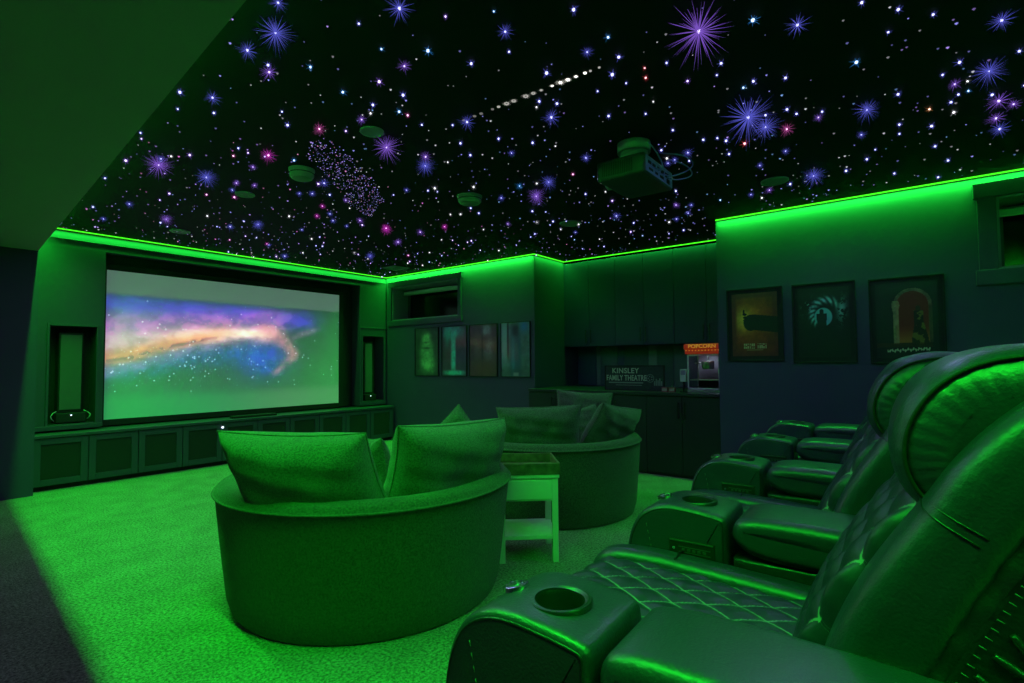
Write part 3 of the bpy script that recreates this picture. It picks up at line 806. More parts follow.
def side_solid(t,name,prof,x0,x1,e,m,seamx=None,seamd=.0,ruche=0,step=.03,puff=0,nx=2,seg=7):
    P=resample(chaikin(P2(*prof),3),step)
    bm=bmesh.new(); rprism(bm,P,x0,x1,e,seg,puff=puff,nx=nx,ruche=ruche); o=mk(name,bm,m,t)
    if seamx is not None:
        bm=bmesh.new()
        for sx in seamx: seam(bm,P,sx,seamd,.0032)
        mk('piping',bm,M['leather_side'],o)
    return o
def arm(t,x,w=.275):
    """a console arm: front block with cup holder, padded rest, outer panel"""
    a,b=x-w/2,x+w/2
    bm=bmesh.new(); P=resample(arm_front,.03); rprism(bm,P,a,b,.026,6)
    tmp=mk('arm_console',bm,M['leather'],None)
    bc=bmesh.new(); cyl(bc,(x-.010,.680,.57),.055,.2,'z',40); cut=mk('cut',bc,M['black'],None)
    md=tmp.modifiers.new('b','BOOLEAN'); md.object=cut; md.operation='DIFFERENCE'; md.solver='FAST'
    dg=bpy.context.evaluated_depsgraph_get(); dg.update(); me=bpy.data.meshes.new_from_object(tmp.evaluated_get(dg))
    bpy.data.objects.remove(tmp); bpy.data.objects.remove(cut)
    me.name='arm_console'; me.shade_smooth(); me.set_sharp_from_angle(angle=math.radians(35))
    o=bpy.data.objects.new('arm_console',me); COL.objects.link(o); o.parent=t
    bm=bmesh.new()
    Q=ccw(P); 
    for sx in (a+.004,b-.004): seam(bm,Q,sx,.016,.0042)
    mk('piping',bm,M['leather_side'],o)
    bm=bmesh.new()
    for sgn,xx in ((-1,a-.0005),(1,b+.0005)):
        pts=[V((xx,.83-.11*k/40,.60-.50*k/40)) for k in range(41)]
        for k in range(0,40,2): tube(bm,[pts[k],pts[k+1]],.0013,4)
    mk('stitch_line',bm,M['thread'],o)
    # cup holder
    c=(x-.010,.680,.0)
    bm=bmesh.new(); lathe(bm,[(.0,.585),(.052,.585),(.0535,.60),(.0535,.670),(.055,.676),(.063,.681),(.069,.680),(.0715,.676),(.071,.662)],48,c)
    tilt=Matrix.Translation((c[0],c[1],.676))@Matrix.Rotation(math.radians(-2.0),4,'X')@Matrix.Translation((-c[0],-c[1],-.676))
    for v in bm.verts: v.co=tilt@v.co
    mk('cup_holder',bm,M['cup'],o,True)
    # round touch button
    bm=bmesh.new(); cc=(x+.012,.805,0); lathe(bm,[(0,.0065),(.018,.0065),(.020,.004),(.026,.0045),(.030,.003),(.0315,-.006)],36)
    bmesh.ops.create_icosphere(bm,subdivisions=1,radius=.006)
    for k in range(6):
        aa=PI/3*k; tube(bm,[(.008*math.cos(aa),.008*math.sin(aa),.0065),(.017*math.cos(aa+.5),.017*math.sin(aa+.5),.0072)],.0022,5)
    mk('touch_button',bm,M['badge'],o,True,loc=(x+.006,.808,.6715),rot=(math.radians(-14),0,0))
    # pad and lower side
    p=mk('arm_pad',(lambda b_:(rprism(b_,resample([V(q) for q in arm_pad],.03),a-.006,b+.006,.042,7),b_)[1])(bmesh.new()),M['leather'],t)
    bm=bmesh.new()
    for sx in (a+.008,b-.008): seam(bm,resample([V(q) for q in arm_pad],.03),sx,.022,.0042)
    mk('piping',bm,M['leather_side'],p)
    bm=bmesh.new(); rprism(bm,resample([V(q) for q in arm_low],.06),a+.008,b-.008,.012,4); mk('arm_side',bm,M['leather_side'],t)
    return o
M['cup']=mat('cup_holder_metal',(.10,.10,.11),.28,metal=.8)
M['badge']=mat('silver_button',(.62,.66,.70),.22,metal=1,bump=[(60,.3,2)])
M['socket']=mat('control_plate',(.12,.12,.125),.4,metal=.6)
def control_plate(t,x,side):
    """slot plate with buttons on the inner face of an arm; side=-1 faces -x"""
    o=mk('control_plate',BX(x-.004 if side<0 else x,x if side<0 else x+.004,.585,.745,.505,.565,.002),M['black'],t)
    bm=bmesh.new(); X=x+side*.006
    box(bm,min(X,x),max(X,x),.590,.742,.556,.562,.001); box(bm,min(X,x),max(X,x),.60,.71,.538,.541); box(bm,min(X,x),max(X,x),.60,.71,.520,.523)
    for k in range(5): box(bm,min(X,x),max(X,x),.615+k*.018,.626+k*.018,.526,.535,.001)
    mk('plate_buttons',bm,M['socket'],o)
    bm=bmesh.new(); cyl(bm,(x,.727,.532),.005,side*.006,'x',12); mk('power_button',bm,M['chrome'],o)
def back(t,w):
    hw=w/2; bw=.17
    wing=[(.235,.47),(.205,.62),(.145,.76),(.085,.86),(.035,.935),(.002,1.0),(-.055,1.075),(-.125,1.14),(-.21,1.19),(-.33,1.205),(-.44,1.18),(-.43,1.09),(-.32,1.075),(-.215,1.035),(-.135,.96),(-.085,.87),(-.03,.76),(.035,.62),(.07,.45)]
    rear=[(.13,.40),(.085,.60),(.005,.77),(-.085,.93),(-.20,1.07),(-.36,1.16),(-.47,1.12),(-.49,1.0),(-.47,.75),(-.38,.45),(-.30,.20),(.06,.18)]
    for s in (-1,1):
        a,b=(-hw,-hw+bw) if s<0 else (hw-bw,hw)
        P=resample(chaikin(P2(*wing),3),.022)
        bm=bmesh.new(); rprism(bm,P,a,b,.050,9,ruche=.0004); L=mk('wing',bm,M['leather'],t)
        bm=bmesh.new(); Pc=ccw(P)
        n_=len(Pc)
        for zc,rr in ((.932,.0018),(.944,.0018)):
            ii=max((k for k in range(n_) if abs(Pc[k].y-zc)<.02),key=lambda k:Pc[k].x)
            cands=[k for k in range(n_) if Pc[k].x>-.02]; ii=min(cands,key=lambda k:abs(Pc[k].y-zc))
            t_=(Pc[(ii+1)%n_]-Pc[ii-1]).normalized(); nn=V((-t_.y,t_.x)); q0=V((Pc[ii].x,zc))
            pts=[]
            for d in (.085,.07,.050): pts.append((a-.0005,*(q0+nn*d+V((-.0,-.0))*0)))
            for k in range(1,9):
                an=PI/2*k/8; pts.append((a+.050*(1-math.cos(an)),*(q0+nn*.050*(1-math.sin(an)))))
            for k in range(1,9):
                an=PI/2*(8-k)/8; pts.append((b-.050*(1-math.cos(an)),*(q0+nn*.050*(1-math.sin(an)))))
            tube(bm,pts,rr,6)
        mk('crease_stitch',bm,M['leather_side'],L)
        bm=bmesh.new(); bmesh.ops.create_uvsphere(bm,u_segments=16,v_segments=10,radius=.009); mk('button',bm,M['leather'],L,True,loc=(a+.030,-.012,.975))
    o=side_solid(t,'back_shell',rear,-hw+.004,hw-.004,.035,M['leather_side'],None,0,.004,.02,nx=2)
    for s in (-1,1):
        xx=s*(hw-.003)
        pts=resample(chaikin(P2((.075,.46),(.03,.60),(-.035,.74),(-.095,.86),(-.155,.955),(-.24,1.035),(-.36,1.07)),3,False),.017,False)
        bm=bmesh.new()
        for k,p in enumerate(pts[:-1]):
            tg=(pts[k+1]-p).normalized(); n_=V((-tg.y,tg.x))*.005
            tube(bm,[(xx+s*.004,p.x-n_.x,p.y-n_.y),(xx+s*.005,p.x+n_.x,p.y+n_.y)],.0010,5)
        mk('stitch_row',bm,M['thread'],o)
        bm=bmesh.new()
        pts=chaikin(P2((-.12,.30),(-.20,.50),(-.28,.70),(-.33,.90),(-.40,1.05)),3,False); tube(bm,[(xx,p.x,p.y) for p in pts],.005,6)
        pts=chaikin(P2((.015,.60),(-.06,.585),(-.14,.56),(-.20,.52)),3,False); tube(bm,[(xx,p.x,p.y) for p in pts],.0045,6)
        mk('shell_seam',bm,M['leather'],o)
        # gathered folds running back from the stitched edge
        bm=bmesh.new()
        for k in range(9):
            u=k/8; y0=-.02-.19*u; z0=.68+.31*u; L_=.10+.05*math.sin(k*2.1)
            fold=chaikin(P2((y0,z0),(y0-L_*.4,z0-.035),(y0-L_,z0-.05-.03*math.sin(k))),2,False)
            tube(bm,[(xx-s*.001,p.x,p.y) for p in fold],.007,8,taper=lambda q:math.sin(PI*(.15+.85*q))**.6+.02)
        mk('gathered_folds',bm,M['leather_side'],o)
    # quilted middle
    path=chaikin([V(p) for p in ((.275,.49),(.240,.60),(.172,.73),(.105,.83),(.040,.915),(-.02,.98))],3,False)
    q=quilt(t,'quilted_back',path,hw-bw+.035,9,5,.015,.012)
    # headrest pillow
    hp=[(.015,.895),(.060,.93),(.085,1.0),(.072,1.085),(.020,1.165),(-.06,1.212),(-.16,1.222),(-.26,1.195),(-.31,1.12),(-.28,1.02),(-.18,.97),(-.08,.93),(-.03,.885)]
    cw=hw-bw+.08
    h=side_solid(t,'headrest',hp,-cw,cw,.085,M['leather'],None,0,.0012,.018,puff=.006,nx=6,seg=10)
    bm=bmesh.new(); P=resample(chaikin(P2(*hp),3),.018)
    for s in (-1,1): bm=bmesh.new(); seam(bm,P,s*(cw-.022),.020,.0045); mk('headrest_seam',bm,M['black'],h)
WSEAT=.735; PITCH=1.012; th=math.radians(2.57)
def row(x): # centre-line position of an arm number x along the row
    return V((1.035+PITCH*x*math.cos(th), -.03+PITCH*x*math.sin(th),0))
labs=('nearest black leather recliner, its quilted seat and near arm at the lower right','second black leather recliner from the camera, behind the nearest one','third black leather recliner, only its arm and back edge showing','far black leather recliner, beside the dark poster wall')
def make_recliner(first):
    t=thing('recliner',labs[0],'recliner',(0,0,0),th,'row of black leather recliners')
    seat_mesh_parts(t,WSEAT); back(t,WSEAT+.04)
    arm(t,PITCH/2); control_plate(t,PITCH/2-.1375-.0005,-1)
    return t
proto=make_recliner(True)
extra=arm(None,0)
# the near recliner carries a second arm on its outer side
near=[o for o in bpy.data.objects if o.name.split('.')[0] in('arm_console','arm_pad','arm_side') and o.parent is None]
for k in range(4):
    r_=proto if k==0 else copy_tree(proto)
    p=(row(k)+row(k+1))/2+V((0,.07 if k else 0,0)); r_.location=p
    r_['label']=labs[k]
    if k:
        for ch in r_.children:
            if ch.name.split('.')[0] in('seat_base','seat_bolster','quilted_seat','seam'): ch.location.y-=.06
for o in near:
    o.parent=proto; o.location=(o.location.x-PITCH/2,o.location.y,o.location.z)

# ------------------------------------------------------------------ round sofas
def sofa(label,c,face,r0=.69,r1=.765,hz=.615,seat=.36):
    """round swivel loveseat, 'face' = direction (rad) of the open front"""
    t=thing('round_sofa',label,'sofa',(c[0],c[1],0),face-PI/2,'round swivel loveseats')
    n=120; th_=.13
    bm=bmesh.new(); rings=[]
    for i in range(n):
        a=2*PI*i/n; d=abs((a-PI/2+PI)%(2*PI)-PI)       # angle from the front
        k=sm(np.array(d),math.radians(38),math.radians(62)); k=float(k)
        top=(seat-.01)+(hz-seat+.01)*k
        R=lambda z:r0+(r1-r0)*(max(z,0)/hz)**.8
        prof=[]
        for z in np.linspace(.008,top-.055,10): prof.append((R(z)-(.01 if z<.04 else 0),z))
        ro=R(top); 
        prof.append((ro+.004,top-.045))
        for q in range(0,9):
            an=PI*q/8; prof.append((ro-th_/2+math.cos(an)*th_/2,top-.045+math.sin(an)*.045*(1.0)))
        prof+= [(ro-th_,top-.08),(ro-th_+.015,seat-.10)]
        rings.append([bm.verts.new((r*math.cos(a),r*math.sin(a),z)) for r,z in prof])
    m=len(rings[0])
    for i in range(n):
        A=rings[i];B=rings[(i+1)%n]
        for j in range(m-1):
            f=bm.faces.new((A[j],B[j],B[j+1],A[j+1])); f.smooth=True
    mk('sofa_shell',bm,M['sofa'],t)
    bm=bmesh.new(); pts=[]
    for i in range(n):
        a=2*PI*i/n; d=abs((a-PI/2+PI)%(2*PI)-PI); k=float(sm(np.array(d),math.radians(38),math.radians(62)))
        top=(seat-.01)+(hz-seat+.01)*k; ro=r0+(r1-r0)*(top/hz)**.8
        pts.append(((ro+.004)*math.cos(a),(ro+.004)*math.sin(a),top-.045))
    tube(bm,pts,.0055,6,True); mk('rim_piping',bm,M['sofa'],t)
    bm=bmesh.new(); rr=r1-th_-.015
    prof=[(0,seat+.085),(rr*.6,seat+.08),(rr-.05,seat+.06),(rr-.012,seat+.03),(rr,seat-.02),(rr-.01,seat-.06),(rr-.04,seat-.09)]
    lathe(bm,prof,72); mk('seat_cushion',bm,M['sofa'],t)
    bm=bmesh.new(); cyl(bm,(0,0,.0),r0-.06,.035,'z',64); mk('swivel_base',bm,M['black'],t)
    return t
S1=(1.865,2.45); S2=(3.76,2.54)
sofa('near round swivel sofa, its curved fabric back facing the camera',S1,math.radians(72),r0=.69,r1=.765,hz=.615)
sofa('far round swivel sofa, beyond the white side table by the alcove',S2,math.radians(100),r0=.70,r1=.75,hz=.61)

# pillows
def pillow_mesh(w,h,t,seed):
    r=random.Random(seed); N=40
    bm=bmesh.new(); top=[];bot=[]
    ph=[r.uniform(0,6) for _ in range(6)]
    for j in range(N+1):
        rt=[];rb=[]
        for i in range(N+1):
            u=-1+2*i/N; v=-1+2*j/N
            # spherify spacing
            uu=math.sin(u*PI/2*.96)/math.sin(PI/2*.96); vv=math.sin(v*PI/2*.96)/math.sin(PI/2*.96)
            x=uu*w/2*(1-.075*(1-vv*vv)); y=vv*h/2*(1-.075*(1-uu*uu))
            e=max(0,(1-uu**4))*max(0,(1-vv**4))
            z=t/2*e**.50
            wr=(.006*math.sin(5*uu+3*vv+ph[0])+.005*math.sin(9*uu-4*vv+ph[1])+.004*math.sin(13*vv+ph[2]+3*uu))*e**.4
            # corner puckers
            cr=(abs(uu)*abs(vv))**3; wr+=.010*cr*math.sin(18*(uu-vv)+ph[3])*e**.3
            rt.append(bm.verts.new((x,y,z+wr)))
            if i in(0,N) or j in (0,N): rb.append(rt[-1])
            else: rb.append(bm.verts.new((x,y,-z+wr*.6)))
        top.append(rt);bot.append(rb)
    for j in range(N):
        for i in range(N):
            f=bm.faces.new((top[j][i],top[j][i+1],top[j+1][i+1],top[j+1][i])); f.smooth=True
            q=(bot[j][i],bot[j+1][i],bot[j+1][i+1],bot[j][i+1])
            try: f=bm.faces.new(q); f.smooth=True
            except ValueError: pass
    edge=[top[0][i].co.copy() for i in range(N)]+[top[j][N].co.copy() for j in range(N)]+[top[N][i].co.copy() for i in range(N,0,-1)]+[top[j][0].co.copy() for j in range(N,0,-1)]
    return bm,edge
def pillow(label,c,w,h,t,normal,up,seed,group,roll=0,slump=0):
    """cushion centred at c; normal = direction its broad back face looks, up = its upward edge direction"""
    n=V(normal).normalized(); u=V(up); u=(u-n*u.dot(n)).normalized(); x=u.cross(n)
    R=Matrix((x,u,n)).transposed().to_4x4()@Matrix.Rotation(math.radians(roll),4,'Z')
    e=thing('cushion',label,'cushion',(0,0,0),0,group); e.matrix_world=Matrix.Translation(c)@R
    bm,edge=pillow_mesh(w,h,t,seed)
    for v in bm.verts: v.co.x+=slump*v.co.y
    for v in edge: v.x+=slump*v.y
    mk('cushion_body',bm,M['pillow'],e,'all')
    bm=bmesh.new(); tube(bm,edge,.0045,6,True); mk('piping',bm,M['pillow'],e)
    return e
def dirv(deg,el=0): 
    a=math.radians(deg); e=math.radians(el); return (math.cos(a)*math.cos(e),math.sin(a)*math.cos(e),math.sin(e))
G1='cushions on the near round sofa'; G2='cushions on the far round sofa'
pillow('large plump cushion at the left on the near sofa back',(1.345,2.20,.665),.66,.48,.30,dirv(216,-16),(0,0,1),1,G1,-1,-.28)
pillow('large plump cushion at the right on the near sofa back',(1.955,1.945,.675),.74,.46,.30,dirv(268,-14),(0,0,1),2,G1,-2)
pillow('small cushion glimpsed edge-on between the two large cushions of the near sofa',(1.93,2.50,.60),.44,.36,.13,dirv(160,-10),(.25,.1,1),3,G1,-6)
pillow('cushion on the right arm of the near sofa, one pointed corner sticking up',(2.40,2.32,.655),.40,.40,.15,dirv(215,5),(0,0,1),4,G1,42)
pillow('dark cushion at the left on the back of the far sofa',(3.325,2.335,.668),.64,.42,.20,dirv(218,-14),(0,0,1),5,G2,2)
pillow('cushion at the right on the back of the far sofa, tipped over its rim',(3.90,2.03,.665),.60,.40,.20,dirv(262,-28),(.25,0,1),6,G2,6)
pillow('bright upright cushion standing farthest back in the far sofa',(4.36,2.56,.695),.52,.46,.18,dirv(216,6),(0,0,1),7,G2,-4)
pillow('small bright cushion in the middle of the far sofa seat',(3.99,2.36,.63),.36,.34,.13,dirv(225,10),(.1,0,1),8,G2,18)

# ------------------------------------------------------------------ side table with tray
ta=math.atan2(1.775-2.045,2.715-2.475)
st=thing('side_table','white wooden side table with low shelf between the two round sofas','side table',(2.60,1.91,0),ta)
W2=.178; D=.36; s=.036; zt=.50
for (sx,sy_) in ((-1,0),(1,0),(-1,1),(1,1)):
    x=sx*(W2-s/2); y=s/2+sy_*(D-s)
    bm=bmesh.new(); box(bm,x-s/2,x+s/2,y-s/2,y+s/2,0,zt,.003); mk('leg',bm,M['white_paint'],st)
mk('tabletop',BX(-W2-.008,W2+.008,-.008,D+.008,zt,zt+.022,.004),M['white_paint'],st)
bm=bmesh.new(); box(bm,-W2+s,W2-s,.004,.018,zt-.135,zt); box(bm,-W2+s,W2-s,D-.018,D-.004,zt-.135,zt); box(bm,-W2+.004,-W2+.018,s,D-s,zt-.135,zt); box(bm,W2-.018,W2-.004,s,D-s,zt-.135,zt)
mk('apron',bm,M['white_paint'],st)
mk('drawer_front',BX(-W2+s+.006,W2-s-.006,-.004,.006,zt-.125,zt-.012,.003),M['white_paint'],st)
mk('shelf',BX(-W2+.006,W2-.006,.006,D-.006,.135,.160,.003),M['white_paint'],st)
tr=thing('serving_tray','rustic wooden tray standing on the white side table','tray',(2.60,1.91,zt+.022),ta)
a0,a1,b0,b1=-W2-.012,W2+.012,-.012,D+.012; hh=.068
mk('tray_floor',BX(a0,a1,b0,b1,0,.010,.002),M['wood'],tr)
bm=bmesh.new(); box(bm,a0,a1,b0,b0+.014,.01,hh,.003); box(bm,a0,a1,b1-.014,b1,.01,hh,.003); box(bm,a0,a0+.014,b0+.014,b1-.014,.01,hh,.003); box(bm,a1-.014,a1,b0+.014,b1-.014,.01,hh,.003)
mk('tray_rim',bm,M['wood'],tr)
M['foil']=mat('wrapped_sweet',(.30,.55,.58),.3,metal=.3)
Rt=Matrix.Rotation(ta,4,'Z'); rr=random.Random(4)
for k in range(9):
    lx,ly=-.06+rr.uniform(-.07,.09),.17+rr.uniform(-.05,.06)
    p=Matrix.Translation((2.60,1.91,zt+.032))@Rt@V((lx,ly,.009))
    bm=bmesh.new(); bmesh.ops.create_icosphere(bm,subdivisions=2,radius=.012,matrix=Matrix.Scale(1.5,4,(1,0,0))@Matrix.Scale(.8,4,(0,0,1)))
    for sgn in (-1,1): cyl(bm,(sgn*.016,0,0),.002,sgn*.012,'x',8,r2=.009)
    o=mk('wrapped_sweet',bm,M['foil'],None,True,loc=p,rot=(0,0,rr.uniform(0,3)))
    setp(o,'small pale teal wrapped sweet lying in the wooden tray','sweet','sweets in the wooden tray')

# ------------------------------------------------------------------ things on the ceiling
M['disc']=mat('ceiling_disc',(.30,.33,.32),.55); M['disc_grille']=mat('ceiling_grille',(.22,.25,.24),.7,bump=[(500,.4,1)])
def ceil_disc(x,y,r,label,group):
    t=thing('ceiling_speaker',label,'ceiling speaker',(x,y,H-.008),0,group)
    bm=bmesh.new(); lathe(bm,[(r*.88,.008),(r*.88,-.001),(r*.94,-.004),(r,0),(r,.008)],40); mk('speaker_ring',bm,M['disc'],t)
    bm=bmesh.new(); cyl(bm,(0,0,.001),r*.88,.007,'z',40); mk('speaker_grille',bm,M['disc_grille'],t)
g='flat round ceiling speakers'
ceil_disc(1.978,2.604,.072,'flat round green-lit ceiling speaker nearest the camera, left of the projector',g)
ceil_disc(2.066,4.388,.075,'flat round ceiling speaker right of the large detector, towards the screen',g)
ceil_disc(2.218,6.125,.095,'flat round ceiling speaker closest to the projection screen',g)
ceil_disc(4.56,2.80,.11,'flat round ceiling speaker above the alcove front, beyond the projector',g)
ceil_disc(4.50,.90,.10,'flat round ceiling speaker above the large film posters',g)
def detector(x,y,r,h,label,name='smoke_detector',cat='smoke detector'):
    t=thing(name,label,cat,(x,y,H))
    bm=bmesh.new(); lathe(bm,[(r,0),(r,-.012),(r*.95,-.018),(r*.92,-h*.75),(r*.80,-h),(0,-h)],40); mk('detector_body',bm,M['disc'],t,30)
    bm=bmesh.new(); lathe(bm,[(r*.72,-h-.001),(r*.70,-h-.006),(0,-h-.007)],32); mk('detector_cap',bm,M['disc_grille'],t)
    bm=bmesh.new(); tube(bm,[(r*.945*math.cos(a),r*.945*math.sin(a),-h*.5) for a in np.linspace(0,2*PI,33)[:-1]],.003,5,True); mk('detector_slot',bm,M['black'],t)
detector(2.06,3.52,.090,.065,'thick round ceiling detector left of the centre of the star ceiling')
detector(3.28,3.00,.105,.060,'thick round ceiling detector near the middle of the star ceiling')
t=thing('ceiling_vent','small square louvred vent in the ceiling corner by the left window','vent',(5.05,6.10,H))
bm=bmesh.new(); w=.14
box(bm,-w,w,-w,-w+.02,-.012,0,.002); box(bm,-w,w,w-.02,w,-.012,0,.002); box(bm,-w,-w+.02,-w+.02,w-.02,-.012,0,.002); box(bm,w-.02,w,-w+.02,w-.02,-.012,0,.002); mk('vent_frame',bm,M['disc'],t)
bm=bmesh.new()
for k in range(6): box(bm,-w+.02,w-.02,-.10+k*.038,-.085+k*.038,-.010,-.002)
mk('vent_louvres',bm,M['disc'],t)

# projector
pj_=thing('projector','dark projector with vented sides hanging from a round mount on the star ceiling','projector',(3.285,1.475,2.365),math.radians(1.0))
M['proj']=mat('projector_shell',(.055,.058,.065),.4); M['proj_rear_lit']=mat('projector_rear_blue_lit',(.30,.30,.75),.45)  # blue light falling on rear and cables is put into their colour
bm=bmesh.new(); box(bm,-.24,.24,-.135,.195,0,.130,.018,seg=3); mk('projector_body',bm,M['proj'],pj_,40)
for sx_ in (-.2415,.2375):
    bm=bmesh.new()
    for k in range(17): box(bm,sx_,sx_+.004,-.055+k*.0125,-.050+k*.0125,.022,.105)
    mk('side_vent',bm,M['black'],pj_)
bm=bmesh.new(); box(bm,-.222,.222,-.140,-.134,.012,.113,.002); mk('rear_panel',bm,M['proj_rear_lit'],pj_)
bm=bmesh.new()
for k,(x,z,w_,h_) in enumerate(((-.17,.075,.05,.018),(-.10,.075,.05,.018),(-.03,.075,.035,.02),(.04,.072,.05,.024),(.12,.07,.06,.03),(-.15,.035,.06,.014),(-.06,.035,.04,.014),(.03,.035,.06,.016),(.14,.035,.05,.03))):
    box(bm,x-w_/2,x+w_/2,-.143,-.1395,z-h_/2,z+h_/2,.001)
mk('ports',bm,M['black'],pj_)
bm=bmesh.new(); cyl(bm,(-.02,.190,.060),.050,.035,'y',36); mk('lens_ring',bm,M['metal'],pj_)
bm=bmesh.new(); cyl(bm,(-.02,.220,.060),.040,.008,'y',36); mk('lens',bm,M['blackgloss'],pj_)
bm=bmesh.new(); cyl(bm,(-.13,-.02,.125),.085,.05,'z',32); cyl(bm,(-.13,-.02,.175),.105,.06,'z',40)
mk('ceiling_mount',bm,M['disc'],pj_)
for k,(x,dy,sw) in enumerate(((.04,.26,.12),(.12,.20,.20),(-.10,.14,-.05))):
    P_=chaikin([V(p) for p in ((x,-.142,.06),(x+.02,-.20,.03),(x+sw,-dy-.06,.10),(x+sw*1.2,-dy,.20),(x+sw*.6,-.10,.232))],3,False)
    bm=bmesh.new(); tube(bm,P_,.0045,6); mk('cable',bm,M['proj_rear_lit'],pj_)

# ------------------------------------------------------------------ stars
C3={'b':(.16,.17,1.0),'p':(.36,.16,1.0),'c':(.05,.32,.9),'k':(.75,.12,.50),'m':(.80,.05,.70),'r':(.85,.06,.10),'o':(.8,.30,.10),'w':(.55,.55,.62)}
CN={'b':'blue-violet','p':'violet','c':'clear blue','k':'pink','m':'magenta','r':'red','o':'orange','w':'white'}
glare_rays={k:emis('star_glare_ray_'+k,c,.50) for k,c in C3.items()}
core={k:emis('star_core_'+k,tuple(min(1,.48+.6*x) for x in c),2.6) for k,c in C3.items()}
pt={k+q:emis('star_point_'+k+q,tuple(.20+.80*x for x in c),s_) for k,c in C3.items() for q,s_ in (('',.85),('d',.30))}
def glare_burst_mesh(key,big,seed):  # lens glare round each star, modelled as glowing spikes about a bright core
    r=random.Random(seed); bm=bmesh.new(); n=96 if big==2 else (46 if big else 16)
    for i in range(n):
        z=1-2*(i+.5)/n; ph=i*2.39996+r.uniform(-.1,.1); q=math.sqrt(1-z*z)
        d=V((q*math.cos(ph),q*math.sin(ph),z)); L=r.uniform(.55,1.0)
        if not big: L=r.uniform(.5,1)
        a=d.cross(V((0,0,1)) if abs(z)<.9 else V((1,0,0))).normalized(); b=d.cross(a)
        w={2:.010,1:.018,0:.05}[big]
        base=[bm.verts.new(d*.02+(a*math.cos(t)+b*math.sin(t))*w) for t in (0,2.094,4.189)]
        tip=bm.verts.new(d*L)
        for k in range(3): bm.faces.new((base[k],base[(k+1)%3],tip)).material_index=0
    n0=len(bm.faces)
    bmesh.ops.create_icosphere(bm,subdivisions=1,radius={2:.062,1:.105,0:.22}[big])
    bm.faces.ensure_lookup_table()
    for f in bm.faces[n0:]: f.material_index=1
    me=bpy.data.meshes.new('star_light'); bm.to_mesh(me); bm.free(); me.materials.append(glare_rays[key]); me.materials.append(core[key])
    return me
cache={}
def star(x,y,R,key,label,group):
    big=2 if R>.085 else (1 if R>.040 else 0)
    if (key,big) not in cache: cache[(key,big)]=glare_burst_mesh(key,big,len(cache)+1)
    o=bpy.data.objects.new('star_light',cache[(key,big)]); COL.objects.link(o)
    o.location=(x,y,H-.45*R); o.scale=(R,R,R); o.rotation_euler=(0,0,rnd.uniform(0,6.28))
    setp(o,label,'star light',group)
